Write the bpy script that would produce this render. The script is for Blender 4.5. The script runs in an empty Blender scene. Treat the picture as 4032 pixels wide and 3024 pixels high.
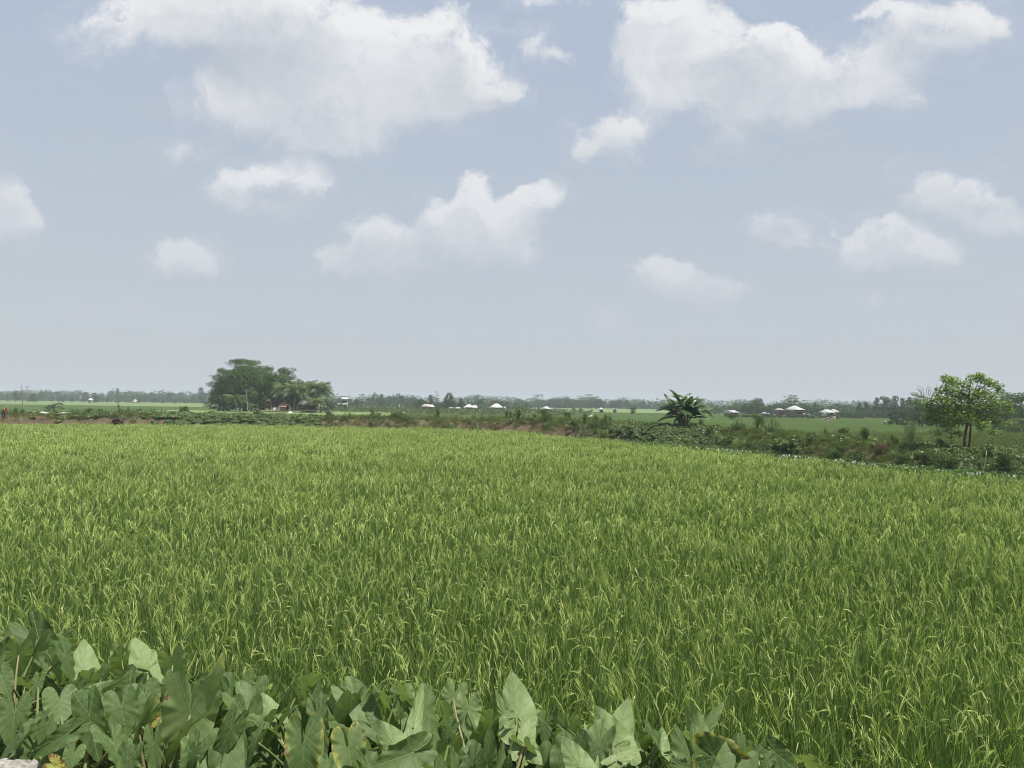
import bpy, math, random
import numpy as np
from mathutils import Vector, Matrix, Quaternion

random.seed(11)
RNG = np.random.default_rng(11)
R = math.radians
scene = bpy.context.scene
COL = scene.collection

# ------------------------------------------------------------------ camera
F_PX, CX, CY = 3046.0, 2016.0, 1512.0          # focal length and centre in photo pixels
CAM = Vector((0.0, 0.0, 3.8))
PITCH, ROLL = math.atan(75.0 / F_PX), R(0.77)
_f = Vector((0, math.cos(PITCH), math.sin(PITCH)))
_u0 = Vector((0, -math.sin(PITCH), math.cos(PITCH)))
_r0 = Vector((1, 0, 0))
CAM_R = _r0 * math.cos(ROLL) + _u0 * math.sin(ROLL)
CAM_U = -_r0 * math.sin(ROLL) + _u0 * math.cos(ROLL)
CAM_F = _f
cam_data = bpy.data.cameras.new('camera')
cam_data.sensor_width = 36.0
cam_data.lens = 36.0 * F_PX / 4032.0
cam_data.clip_start, cam_data.clip_end = 0.1, 20000.0
cam = bpy.data.objects.new('camera', cam_data)
COL.objects.link(cam)
M3 = Matrix((CAM_R, CAM_U, -CAM_F)).transposed()
cam.matrix_world = Matrix.Translation(CAM) @ M3.to_4x4()
scene.camera = cam

def ray(px, py):
    """World direction of a photo pixel, with y component 1."""
    d = CAM_F * F_PX + CAM_R * (px - CX) + CAM_U * (CY - py)
    return d / d.y

def horizon(px):
    return 1587.0 + (px - CX) * math.tan(ROLL)

# ------------------------------------------------------------------ sun, sky, exposure
SUN_EL, SUN_AZ = R(66), R(122)
S = Vector((math.cos(SUN_EL) * math.sin(SUN_AZ), math.cos(SUN_EL) * math.cos(SUN_AZ), math.sin(SUN_EL)))
sd = bpy.data.lights.new('sun', 'SUN')
sd.energy, sd.angle, sd.color = 5.0, R(1.2), (1.0, 0.95, 0.86)
sun = bpy.data.objects.new('sun', sd)
COL.objects.link(sun)
sun.rotation_euler = (-S).to_track_quat('-Z', 'Y').to_euler()
sun.location = (0, 0, 60)

scene.view_settings.view_transform = 'Standard'
scene.view_settings.look = 'None'
scene.view_settings.gamma = 1.0
scene.view_settings.exposure = 0.32
scene.render.engine = 'CYCLES'
scene.cycles.max_bounces = 8
scene.cycles.diffuse_bounces = 3
scene.cycles.glossy_bounces = 2
scene.cycles.transmission_bounces = 4
scene.cycles.volume_bounces = 0
scene.cycles.transparent_max_bounces = 8
scene.cycles.use_denoising = True
scene.cycles.filter_width = 1.0

class NT:
    """Short-hand for wiring node trees."""
    def __init__(self, tree):
        self.t = tree
    def n(self, kind, **kw):
        nd = self.t.nodes.new(kind)
        for k, v in kw.items():
            setattr(nd, k, v)
        return nd
    def link(self, a, b):
        self.t.links.new(a, b)
    def put(self, sock, v):
        if isinstance(v, bpy.types.NodeSocket):
            self.link(v, sock)
        else:
            sock.default_value = v
    def math(self, op, a, b=0.0, c=None, clamp=False):
        nd = self.n('ShaderNodeMath', operation=op, use_clamp=clamp)
        self.put(nd.inputs[0], a); self.put(nd.inputs[1], b)
        if c is not None:
            self.put(nd.inputs[2], c)
        return nd.outputs[0]
    def vmath(self, op, a, b=None, c=None):
        nd = self.n('ShaderNodeVectorMath', operation=op)
        self.put(nd.inputs[0], a)
        if b is not None:
            self.put(nd.inputs[1], b)
        if c is not None:
            self.put(nd.inputs[2], c)
        return nd.outputs['Value'] if op in ('LENGTH', 'DOT_PRODUCT') else nd.outputs[0]
    def mapr(self, v, a, b, c=0.0, d=1.0, smooth=True):
        nd = self.n('ShaderNodeMapRange', interpolation_type='SMOOTHSTEP' if smooth else 'LINEAR')
        self.put(nd.inputs['Value'], v)
        for k, x in (('From Min', a), ('From Max', b), ('To Min', c), ('To Max', d)):
            self.put(nd.inputs[k], x)
        return nd.outputs[0]
    def mix(self, f, a, b, blend='MIX'):
        nd = self.n('ShaderNodeMix', data_type='RGBA', blend_type=blend)
        self.put(nd.inputs[0], f); self.put(nd.inputs[6], a); self.put(nd.inputs[7], b)
        return nd.outputs[2]
    def noise(self, vec, scale, detail=3.0, rough=0.5, out='Fac'):
        nd = self.n('ShaderNodeTexNoise')
        if vec is not None:
            self.put(nd.inputs['Vector'], vec)
        nd.inputs['Scale'].default_value = scale
        nd.inputs['Detail'].default_value = detail
        nd.inputs['Roughness'].default_value = rough
        return nd.outputs[out]

world = bpy.data.worlds.new('World')
scene.world = world
world.use_nodes = True
SKY_STRENGTH = 0.1

# cumulus seen from here, as photo pixel centre, radii, weight, brightness (0 shaded underside .. 1 sunlit)
CLOUDS = [
    (560,85,250,135,1.0,.85),(900,30,330,150,1.0,.75),(1290,50,260,150,1.0,.9),(1180,330,300,130,.75,.62),
    (1050,215,330,120,.95,.22),(850,380,150,80,.75,.75),(1000,440,230,100,.7,.6),(1440,330,330,190,1.0,.7),
    (1740,120,170,140,1.05,.98),(1500,170,170,120,1.0,1.0),(1780,330,240,170,.9,.68),(1330,500,260,110,.85,.62),
    (1250,570,170,60,.55,.55),(1940,360,130,80,.5,.5),
    (2560,110,170,150,1.0,.78),(2700,40,180,120,.95,.8),(2610,260,200,150,1.0,.75),(2960,190,200,130,1.05,.97),
    (3010,130,80,80,.95,1.0),(2900,320,270,120,1.0,.68),(3180,290,260,140,1.0,.75),(3060,400,270,80,.75,.6),
    (3400,330,230,120,.85,.6),(3560,180,240,130,.85,.68),(3740,80,230,100,.85,.72),(3880,120,170,80,.5,.5),
    (2890,510,110,100,.55,.45),(3150,470,140,80,.6,.5),(3600,400,90,50,.35,.4),(3430,60,140,30,.4,.5),
    (2400,530,155,90,1.0,.68),(2530,470,110,75,.7,.7),(2280,590,80,50,.5,.6),
    (2110,180,110,60,.65,.6),(2200,225,70,35,.55,.55),(2230,20,230,40,.6,.6),(2020,320,60,60,.3,.4),
    (930,740,90,85,.9,.78),(1060,670,150,60,1.0,.95),(1240,710,95,60,.95,.85),(1110,800,300,75,.5,.38),
    (1480,920,120,75,1.0,.97),(1430,1010,150,80,.8,.55),(1560,1030,160,110,.85,.68),(1300,1040,110,60,.85,.55),
    (1850,760,80,75,1.0,.95),(1780,870,170,110,1.0,.9),(1910,860,170,110,1.05,1.0),(1920,1000,200,90,.8,.6),
    (2130,760,95,62,1.0,.97),(2060,830,90,70,.95,.9),(2110,940,90,70,.5,.5),
    (20,720,110,95,.9,.8),(70,840,95,90,.85,.72),(20,900,120,80,.5,.45),
    (680,990,95,72,.95,.8),(780,1010,80,75,.9,.75),(740,1060,110,50,.5,.5),
    (770,550,130,60,.5,.4),(640,600,120,60,.35,.4),(350,1210,260,60,.22,.4),(560,1190,220,60,.2,.4),
    (2560,1080,130,70,1.0,.95),(2620,1130,150,75,.95,.72),(2790,1100,150,75,.9,.5),(2850,1160,210,75,.55,.4),
    (2330,1230,220,60,.3,.4),(2620,1260,330,70,.28,.4),(2750,1310,200,60,.25,.4),
    (3440,960,120,85,1.0,.97),(3540,940,110,90,1.05,1.0),(3360,1000,110,80,.85,.8),(3640,1010,180,75,.95,.8),
    (3420,1040,260,50,.6,.5),(3080,900,105,75,.95,.6),(3120,960,130,60,.55,.45),(3270,900,35,30,.8,.8),
    (3680,740,140,95,.85,.78),(3850,700,75,70,.85,.85),(3800,800,200,80,.75,.62),(3960,870,170,70,.6,.6),
    (3960,750,70,50,.45,.5),(3480,1200,170,55,.5,.45),(3990,1130,90,60,.25,.4),(2130,1010,130,50,.25,.4),
]

def build_sky():
    g = bpy.data.node_groups.new('cloud_field', 'ShaderNodeTree')
    g.interface.new_socket('P', in_out='INPUT', socket_type='NodeSocketVector')
    g.interface.new_socket('Density', in_out='OUTPUT', socket_type='NodeSocketFloat')
    g.interface.new_socket('Tone', in_out='OUTPUT', socket_type='NodeSocketFloat')
    k = NT(g)
    gi, go = k.n('NodeGroupInput'), k.n('NodeGroupOutput')
    P = gi.outputs[0]
    W = T = None
    for (px, py, rx, ry, amp, tone) in CLOUDS:
        d = ray(px, py)
        amp = amp * 1.3 if amp < .6 else amp
        ix, iy = F_PX / rx, F_PX / ry
        q = k.vmath('MULTIPLY_ADD', P, (ix, iy, 0), (-d.x * ix, -d.z * iy, 0))
        w = k.mapr(k.vmath('LENGTH', q), 1.55, 0.1, 0.0, amp)
        W = w if W is None else k.math('ADD', W, w)
        T = k.math('MULTIPLY', w, tone) if T is None else k.math('MULTIPLY_ADD', w, tone, T)
    k.link(k.math('MINIMUM', W, 1.02), go.inputs[0])
    k.link(k.math('DIVIDE', T, k.math('MAXIMUM', W, 0.01)), go.inputs[1])

    k = NT(world.node_tree)
    world.node_tree.nodes.clear()
    out = k.n('ShaderNodeOutputWorld')
    bg = k.n('ShaderNodeBackground')
    bg.inputs['Strength'].default_value = SKY_STRENGTH
    k.link(bg.outputs[0], out.inputs[0])
    sky = k.n('ShaderNodeTexSky', sky_type='NISHITA', sun_disc=False, sun_elevation=SUN_EL,
              sun_rotation=SUN_AZ, altitude=10.0, air_density=1.0, dust_density=3.0, ozone_density=1.5)
    tc = k.n('ShaderNodeTexCoord')
    D = tc.outputs['Generated']
    sep = k.n('ShaderNodeSeparateXYZ'); k.link(D, sep.inputs[0])
    y = k.math('MAXIMUM', k.math('ABSOLUTE', sep.outputs[1]), 0.12)
    cmb = k.n('ShaderNodeCombineXYZ')
    k.link(k.math('DIVIDE', sep.outputs[0], y), cmb.inputs[0])
    k.link(k.math('DIVIDE', sep.outputs[2], y), cmb.inputs[1])
    P = cmb.outputs[0]
    # humid white veil over the whole sky, a little thicker low down
    el = sep.outputs[2]
    veil_f = k.mapr(el, 0.0, 0.65, VEIL[0], VEIL[1], smooth=False)
    veil = k.mix(k.mapr(el, 0.0, 0.42, 0.0, 1.0, smooth=False), tuple(c / SKY_STRENGTH for c in VEIL_LOW) + (1,), tuple(c / SKY_STRENGTH for c in VEIL_COL) + (1,))
    base = k.mix(veil_f, sky.outputs[0], veil)
    # billows: the puffs' outlines are broken up by turbulence at three sizes
    w1 = k.vmath('SUBTRACT', k.noise(P, 7.0, 3.0, 0.55, 'Color'), (0.5, 0.5, 0.5))
    P1 = k.vmath('MULTIPLY_ADD', w1, (0.09, 0.075, 0.0), P)
    w2 = k.vmath('SUBTRACT', k.noise(P, 30.0, 4.0, 0.6, 'Color'), (0.5, 0.5, 0.5))
    P2 = k.vmath('MULTIPLY_ADD', w2, (0.03, 0.03, 0.0), P1)
    cg = k.n('ShaderNodeGroup'); cg.node_tree = g
    k.link(P2, cg.inputs[0])
    up = k.n('ShaderNodeGroup'); up.node_tree = g
    k.link(k.vmath('ADD', P2, (0.012, 0.03, 0.0)), up.inputs[0])
    # upper edges crisp and cauliflowered, undersides dissolving
    edge = k.math('SUBTRACT', cg.outputs[0], up.outputs[0])
    detail = k.math('SUBTRACT', k.noise(P1, 15.0, 11.0, 0.72), 0.5)
    crisp = k.mapr(k.math('MULTIPLY_ADD', detail, 2.6, cg.outputs[0]), 0.28, 1.0)
    soft = k.math('MULTIPLY', k.mapr(k.math('MULTIPLY_ADD', detail, 2.3, cg.outputs[0]), -0.02, 1.05), 0.82)
    mask = k.mix(k.mapr(edge, -0.12, 0.32), soft, crisp)
    # thin streaks of cirrus haze everywhere
    st = k.noise(k.vmath('MULTIPLY', P, (2.2, 6.0, 1.0)), 1.6, 5.0, 0.55)
    streak = k.math('MULTIPLY', k.mapr(st, 0.44, 0.78), 0.38)
    mask = k.math('MULTIPLY', mask, k.math('MULTIPLY_ADD', cg.outputs[1], 0.25, 0.75))
    wisp = k.math('MULTIPLY', k.mapr(k.noise(k.vmath('MULTIPLY', P1, (3.2, 5.5, 1.0)), 1.7, 8.0, 0.68), 0.5, 0.78), 0.45)
    streak = k.math('MAXIMUM', streak, wisp)
    low = k.mapr(el, 0.02, 0.40)
    mask = k.math('MULTIPLY', k.math('MAXIMUM', mask, streak), k.math('MULTIPLY_ADD', low, 0.75, 0.25))
    # sunlit tops: denser just below than just above means an upper edge
    tone = k.math('ADD', k.math('SUBTRACT', cg.outputs[1], 0.08), k.math('MULTIPLY', edge, 0.35))
    tone = k.math('ADD', tone, k.math('MULTIPLY', k.math('SUBTRACT', k.noise(P2, 8.0, 8.0, 0.62), 0.5), 1.5))
    tone = k.math('ADD', tone, k.math('MULTIPLY', detail, 0.9), clamp=True)
    cc = k.mix(tone, tuple(c / SKY_STRENGTH for c in CLOUD_LO) + (1,), tuple(c / SKY_STRENGTH for c in CLOUD_HI) + (1,))
    k.link(k.mix(mask, base, cc), bg.inputs[0])

VEIL, VEIL_COL, VEIL_LOW = (0.97, 0.86), (0.374, 0.437, 0.536), (0.462, 0.495, 0.522)
CLOUD_LO, CLOUD_HI = (0.41, 0.445, 0.485), (0.69, 0.695, 0.705)
build_sky()
world.cycles.sampling_method = 'MANUAL'
world.cycles.sample_map_resolution = 512
# ------------------------------------------------------------------ helpers
def tag(o, label=None, cat=None, group=None, kind=None):
    for k, v in (('label', label), ('category', cat), ('group', group), ('kind', kind)):
        if v:
            o[k] = v
    return o

def empty(name, loc=(0, 0, 0), rz=0.0, scale=1.0):
    o = bpy.data.objects.new(name, None)
    o.empty_display_size = 0.2
    COL.objects.link(o)
    o.location = loc
    o.rotation_euler = (0, 0, rz)
    o.scale = (scale,) * 3 if isinstance(scale, (int, float)) else scale
    return o

def copy_tree(o, parent=None):
    c = o.copy()
    COL.objects.link(c)
    c.parent = parent
    for ch in list(o.children):
        copy_tree(ch, c)
    return c

class MB:
    """Collects vertices and faces (with a 'tint' per vertex and a UV per vertex) for ONE mesh object."""
    def __init__(self):
        self.v, self.f, self.t, self.uv, self.m, self.nv = [], [], [], [], [], 0
    def add(self, v, f, tint=0.5, uv=None, mat=0):
        v = np.asarray(v, float).reshape(-1, 3)
        n = len(v)
        self.v.append(v)
        self.t.append(np.broadcast_to(np.asarray(tint, float), (n,)).copy())
        self.uv.append(np.zeros((n, 2)) if uv is None else np.asarray(uv, float))
        f = np.asarray(f, int)
        if f.size:
            self.f.append(f + self.nv)
            self.m.append(np.full(len(f), mat, int))
        self.nv += n
        return self
    def mesh(self, name, mats, smooth=False):
        me = bpy.data.meshes.new(name)
        v = np.concatenate(self.v) if self.v else np.zeros((0, 3))
        me.vertices.add(len(v))
        me.vertices.foreach_set('co', v.ravel())
        loops = np.concatenate([f.ravel() for f in self.f])
        tot = np.concatenate([np.full(len(f), f.shape[1], int) for f in self.f])
        me.loops.add(len(loops))
        me.loops.foreach_set('vertex_index', loops.astype(np.int32))
        me.polygons.add(len(tot))
        me.polygons.foreach_set('loop_start', np.concatenate([[0], np.cumsum(tot)[:-1]]).astype(np.int32))
        me.polygons.foreach_set('loop_total', tot.astype(np.int32))
        me.polygons.foreach_set('material_index', np.concatenate(self.m).astype(np.int32))
        if smooth:
            me.polygons.foreach_set('use_smooth', np.ones(len(tot), bool))
        a = me.attributes.new('tint', 'FLOAT', 'POINT')
        a.data.foreach_set('value', np.concatenate(self.t).astype(np.float32))
        uvl = me.uv_layers.new(name='uv')
        uvl.data.foreach_set('uv', np.concatenate(self.uv)[loops].astype(np.float32).ravel())
        for m in (mats if isinstance(mats, (list, tuple)) else [mats]):
            me.materials.append(m)
        me.update(calc_edges=True)
        me.validate()
        return me
    def build(self, name, mats, parent=None, smooth=False, link=True):
        o = bpy.data.objects.new(name, self.mesh(name, mats, smooth))
        if link:
            COL.objects.link(o)
        if parent is not None:
            o.parent = parent
        return o

    # ---- shapes
    def box(self, c, s, rz=0.0, tint=0.5, mat=0, taper=0.0, jitter=0.0):
        x, y, z = (a / 2 for a in s)
        p = np.array([(-x, -y, -z), (x, -y, -z), (x, y, -z), (-x, y, -z), (-x, -y, z), (x, -y, z), (x, y, z), (-x, y, z)])
        p[4:, :2] *= 1 - taper
        if jitter:
            p += RNG.normal(0, jitter, p.shape)
        ca, sa = math.cos(rz), math.sin(rz)
        p = p @ np.array([[ca, sa, 0], [-sa, ca, 0], [0, 0, 1]]) + np.asarray(c)
        return self.add(p, [(3, 2, 1, 0), (4, 5, 6, 7), (0, 1, 5, 4), (1, 2, 6, 5), (2, 3, 7, 6), (3, 0, 4, 7)], tint, mat=mat)
    def tube(self, pts, rad, sides=6, tint=0.5, mat=0, cap=True):
        pts = np.asarray(pts, float)
        n = len(pts)
        rad = np.broadcast_to(np.asarray(rad, float), (n,))
        d = np.gradient(pts, axis=0)
        d /= np.linalg.norm(d, axis=1)[:, None] + 1e-9
        ref = np.array([0.0, 0, 1]) if abs(d[0][2]) < 0.9 else np.array([1.0, 0, 0])
        s = np.cross(d, ref); s /= np.linalg.norm(s, axis=1)[:, None] + 1e-9
        t = np.cross(s, d)
        a = np.linspace(0, 2 * math.pi, sides, endpoint=False)
        v = pts[:, None] + rad[:, None, None] * (np.cos(a)[None, :, None] * s[:, None] + np.sin(a)[None, :, None] * t[:, None])
        f = [(i * sides + j, i * sides + (j + 1) % sides, (i + 1) * sides + (j + 1) % sides, (i + 1) * sides + j)
             for i in range(n - 1) for j in range(sides)]
        self.add(v.reshape(-1, 3), f, tint, mat=mat)
        if cap:
            base = self.nv - n * sides
            self.f.append(np.array([[base + (n - 1) * sides + j for j in range(sides)]])); self.m.append(np.array([mat]))
            self.f.append(np.array([[base + j for j in reversed(range(sides))]])); self.m.append(np.array([mat]))
        return self
    def leaves(self, c, nrm, size, aspect=0.5, tint=0.5, mat=0, az=None):
        """One rhombus-shaped leaf (two triangles folded along its midrib) at each centre."""
        c = np.asarray(c, float); n = len(c)
        nrm = nrm / (np.linalg.norm(nrm, axis=1)[:, None] + 1e-9)
        a = RNG.normal(size=(n, 3)) if az is None else az
        a = a - (a * nrm).sum(1)[:, None] * nrm
        a /= np.linalg.norm(a, axis=1)[:, None] + 1e-9
        b = np.cross(nrm, a)
        s = np.broadcast_to(np.asarray(size, float), (n,))[:, None]
        asp = np.broadcast_to(np.asarray(aspect, float), (n,))[:, None]
        fold = nrm * s * 0.12
        v = np.stack([c - a * s * .5, c + b * s * asp * .5 + fold - a * s * .08, c + a * s * .5, c - b * s * asp * .5 + fold - a * s * .08], 1)
        i = np.arange(n)[:, None] * 4
        f = np.concatenate([i + np.array([[0, 1, 2]]), i + np.array([[0, 2, 3]])])
        t = np.repeat(np.broadcast_to(np.asarray(tint, float), (n,)), 4)
        return self.add(v.reshape(-1, 3), f, t, mat=mat)
    def ribbons(self, base, az, lean, curve, length, width, seg=4, tint=0.5, mat=0, twist=None, tip=0.03, peak=0.35):
        """Grass-like blades, vectorised: each rises from base, leans by lean and bends further by curve."""
        n = len(base)
        ts = np.linspace(0, 1, seg + 1)
        th = lean[:, None] + curve[:, None] * ts[None, :] ** 1.6
        dl = (length / seg)[:, None]
        hx = np.concatenate([np.zeros((n, 1)), np.cumsum(np.sin((th[:, 1:] + th[:, :-1]) / 2) * dl, 1)], 1)
        hz = np.concatenate([np.zeros((n, 1)), np.cumsum(np.cos((th[:, 1:] + th[:, :-1]) / 2) * dl, 1)], 1)
        ca, sa = np.cos(az)[:, None], np.sin(az)[:, None]
        p = np.stack([base[:, 0:1] + hx * ca, base[:, 1:2] + hx * sa, base[:, 2:3] + hz], -1)
        tw = az + math.pi / 2 if twist is None else twist
        side = np.stack([np.cos(tw), np.sin(tw), np.zeros(n)], -1)[:, None]
        prof = np.where(ts < peak, 0.55 + 0.45 * ts / peak, np.maximum(1 - ((ts - peak) / (1 - peak)) ** 1.6, tip))
        w = (width[:, None] * prof[None])[..., None] / 2
        v = np.stack([p - side * w, p + side * w], 2).reshape(n, -1, 3)
        k = (seg + 1) * 2
        i = (np.arange(n) * k)[:, None, None]
        j = (np.arange(seg) * 2)[None, :, None]
        f = (i + j + np.array([0, 1, 3, 2])[None, None]).reshape(-1, 4)
        return self.add(v.reshape(-1, 3), f, np.repeat(np.broadcast_to(np.asarray(tint, float), (n,)), k), mat=mat)

def ramp(k, fac, stops):
    nd = k.n('ShaderNodeValToRGB')
    k.put(nd.inputs[0], fac)
    e = nd.color_ramp.elements
    while len(e) < len(stops):
        e.new(0.5)
    for el, (p, c) in zip(e, stops):
        el.position, el.color = p, tuple(c) + (1,)
    return nd.outputs[0]

MATS = {}
def material(name):
    m = bpy.data.materials.new(name)
    m.use_nodes = True
    m.node_tree.nodes.clear()
    MATS[name] = m
    return m, NT(m.node_tree)

def foliage(name, lo, mid, hi, trans=0.35, rough=0.5, spec=0.3, field=0.0, field_scale=0.12, rnd=0.25, trans_tint=(1.15, 1.25, 0.6)):
    """Leaf material: colour from the leaf's own tint, the plant's random number and, for crops, slow drifts over the field."""
    m, k = material(name)
    out = k.n('ShaderNodeOutputMaterial')
    at = k.n('ShaderNodeAttribute', attribute_name='tint')
    oi = k.n('ShaderNodeObjectInfo')
    t = k.math('ADD', at.outputs['Fac'], k.math('MULTIPLY', k.math('SUBTRACT', oi.outputs['Random'], 0.5), rnd))
    if field:
        geo = k.n('ShaderNodeNewGeometry')
        nz = k.noise(k.vmath('MULTIPLY', geo.outputs['Position'], (1.0, 0.6, 0.0)), field_scale, 4.0, 0.6)
        t = k.math('ADD', t, k.math('MULTIPLY', k.math('SUBTRACT', nz, 0.5), field))
    col = ramp(k, t, [(0.0, lo), (0.5, mid), (1.0, hi)])
    bs = k.n('ShaderNodeBsdfPrincipled')
    k.link(col, bs.inputs['Base Color'])
    bs.inputs['Roughness'].default_value = rough
    bs.inputs['Specular IOR Level'].default_value = spec
    tr = k.n('ShaderNodeBsdfTranslucent')
    k.link(k.mix(1.0, col, trans_tint + (1,), 'MULTIPLY'), tr.inputs[0])
    mx = k.n('ShaderNodeMixShader')
    mx.inputs[0].default_value = trans
    k.link(bs.outputs[0], mx.inputs[1]); k.link(tr.outputs[0], mx.inputs[2])
    k.link(mx.outputs[0], out.inputs[0])
    return m

def solid(name, col, col2=None, scale=4.0, rough=0.8, spec=0.2, metallic=0.0, bump=0.0, stretch=(1, 1, 1), detail=5.0):
    """Opaque weathered material: two colours mottled by noise in the object's own space."""
    m, k = material(name)
    out = k.n('ShaderNodeOutputMaterial')
    bs = k.n('ShaderNodeBsdfPrincipled')
    tc = k.n('ShaderNodeTexCoord')
    v = k.vmath('MULTIPLY', tc.outputs['Object'], tuple(stretch))
    nz = k.noise(v, scale, detail, 0.6)
    col2 = col2 or tuple(c * 0.7 for c in col)
    k.link(k.mix(k.mapr(nz, 0.35, 0.68), tuple(col) + (1,), tuple(col2) + (1,)), bs.inputs['Base Color'])
    bs.inputs['Roughness'].default_value = rough
    bs.inputs['Specular IOR Level'].default_value = spec
    bs.inputs['Metallic'].default_value = metallic
    if bump:
        b = k.n('ShaderNodeBump')
        b.inputs['Strength'].default_value = bump
        b.inputs['Distance'].default_value = 0.02
        k.link(nz, b.inputs['Height'])
        k.link(b.outputs[0], bs.inputs['Normal'])
    k.link(bs.outputs[0], out.inputs[0])
    return m

def scatter(name, pts, rot, scl, idx, protos, label, cat=None):
    """ONE object of ground cover: protos (meshes that are not in the scene) set out on points by geometry nodes."""
    n = len(pts)
    me = bpy.data.meshes.new(name)
    me.vertices.add(n)
    me.vertices.foreach_set('co', np.asarray(pts, np.float32).ravel())
    for nm, ty, val, key in (('rot', 'FLOAT_VECTOR', rot, 'vector'), ('scl', 'FLOAT_VECTOR', scl, 'vector'), ('idx', 'INT', idx, 'value')):
        a = me.attributes.new(nm, ty, 'POINT')
        a.data.foreach_set(key, np.asarray(val, np.int32 if ty == 'INT' else np.float32).ravel())
    o = bpy.data.objects.new(name, me)
    COL.objects.link(o)
    coll = bpy.data.collections.new(name + '_plants')
    for i, p in enumerate(protos):
        p.name = '%s_plant_%02d' % (name, i)
        coll.objects.link(p)
    g = bpy.data.node_groups.new(name + '_setting_out', 'GeometryNodeTree')
    g.interface.new_socket('Geometry', in_out='INPUT', socket_type='NodeSocketGeometry')
    g.interface.new_socket('Geometry', in_out='OUTPUT', socket_type='NodeSocketGeometry')
    k = NT(g)
    gi, go = k.n('NodeGroupInput'), k.n('NodeGroupOutput')
    ci = k.n('GeometryNodeCollectionInfo')
    ci.inputs['Collection'].default_value = coll
    ci.inputs['Separate Children'].default_value = True
    ci.inputs['Reset Children'].default_value = True
    ip = k.n('GeometryNodeInstanceOnPoints')
    ip.inputs['Pick Instance'].default_value = True
    k.link(gi.outputs[0], ip.inputs['Points'])
    k.link(ci.outputs[0], ip.inputs['Instance'])
    for nm, ty, sock in (('rot', 'FLOAT_VECTOR', 'Rotation'), ('scl', 'FLOAT_VECTOR', 'Scale'), ('idx', 'INT', 'Instance Index')):
        na = k.n('GeometryNodeInputNamedAttribute', data_type=ty)
        na.inputs['Name'].default_value = nm
        k.link(na.outputs[0], ip.inputs[sock])
    k.link(ip.outputs[0], go.inputs[0])
    o.modifiers.new('setting_out', 'NODES').node_group = g
    return tag(o, label, cat, kind='stuff')

# ------------------------------------------------------------------ the lie of the land
EDGE = np.array([(-140, 70), (-75, 79), (-54, 81.6), (-38.5, 88), (-23.6, 88.5), (-6, 86), (0.2, 82), (3.2, 73), (6.2, 66), (11, 57.8),
                 (13.7, 52), (16.7, 43.6), (19.2, 39.2), (22, 33), (30, 17), (38, -2)], float)   # where the nearest rice ends
SHELF_P, SHELF_N = np.array([-5.5, 8.0]), np.array([3.0, 7.3]) / math.hypot(3.0, 7.3)           # field-side edge of the taro shelf

def edge_dist(x, y):
    """Signed distance to the rice field's far edge: positive beyond it."""
    x, y = np.asarray(x, float), np.asarray(y, float)
    best = np.full(x.shape, 1e9); sign = np.ones(x.shape)
    for (ax, ay), (bx, by) in zip(EDGE[:-1], EDGE[1:]):
        dx, dy = bx - ax, by - ay
        t = np.clip(((x - ax) * dx + (y - ay) * dy) / (dx * dx + dy * dy), 0, 1)
        ex, ey = x - ax - t * dx, y - ay - t * dy
        d = np.hypot(ex, ey)
        cr = dx * ey - dy * ex
        upd = d < best
        best = np.where(upd, d, best); sign = np.where(upd, np.sign(cr), sign)
    return best * sign

def sstep(a, b, v):
    t = np.clip((v - a) / (b - a), 0, 1)
    return t * t * (3 - 2 * t)

def wob(x, y, s=1.0):
    return (np.sin(x * .83 * s + 1.3 * np.sin(y * .31 * s)) + np.sin(y * .71 * s + x * .29 * s) + .6 * np.sin(x * 2.3 * s - y * 1.7 * s)) / 2.6

def ditch_w(x):
    return 0.4 + 2.3 * sstep(-2, 9, x)

def height(x, y):
    x, y = np.asarray(x, float), np.asarray(y, float)
    s = edge_dist(x, y)
    w = ditch_w(x)
    top = 1.74 - .28 * sstep(17, 25, x) + 0.14 * wob(x, y, .5)
    bank = top * sstep(w, w + 3.0, s) * (1 - sstep(w + 5.5, w + 10, s))
    bank = bank + .10 * wob(x, y, 2.1) * sstep(w, w + 1, s) * (1 - sstep(w + 6, w + 10, s))
    z = np.maximum(bank, 0.46 * sstep(0.05, 0.5, s) * (1 - sstep(w, w + 1.5, s)) * sstep(-2, 8, x))
    # a second, lower levee far behind, and the raised plot the homestead stands on
    far = 1.15 * np.exp(-((y - 238 - .06 * x) / 5.5) ** 2) * sstep(-62, -50, x) * (1 - sstep(8, 22, x))
    home = 0.7 * sstep(38, 30, np.hypot((x + 62) * 1.0, (y - 206) * 1.5))
    z = z + far + home
    # grassy rise at the far side of the bank, under the trees to the east
    z = z + 1.0 * sstep(13, 26, s) * sstep(34, 46, x) * (1 - sstep(75, 95, y))
    # the road shoulder the picture is taken from and the taro shelf below it
    t = (x - SHELF_P[0]) * SHELF_N[0] + (y - SHELF_P[1]) * SHELF_N[1]
    shelf = np.where(y < 2.0, 2.25, 2.25 - 1.2 * sstep(2.0, 3.8, y)) - .05 * np.clip(y - 3.8, 0, 6)
    shelf = np.maximum(shelf, 0) * (1 - sstep(-.35, .55, t)) + .03 * wob(x, y, 3.0)
    shelf = np.where(y < -1, 2.25, shelf)
    return np.maximum(z, np.where(t < .7, shelf, -9))

def hz(x, y):
    return float(height(np.array([x]), np.array([y]))[0])

def at(px, d, dz=0.0):
    """Point on the ground d metres ahead along the bearing of a photo column."""
    r = ray(px, horizon(px))
    return Vector((r.x * d, d, hz(r.x * d, d) + dz))

def bank_d(px, s):
    """Distance ahead at which the bearing of a photo column lies s metres beyond the rice field."""
    r = ray(px, horizon(px))
    d = np.linspace(25, 130, 2200)
    e = edge_dist(r.x * d, d)
    i = np.nonzero(e > s)[0]
    return float(d[i[0]]) if len(i) else 90.0

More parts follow.
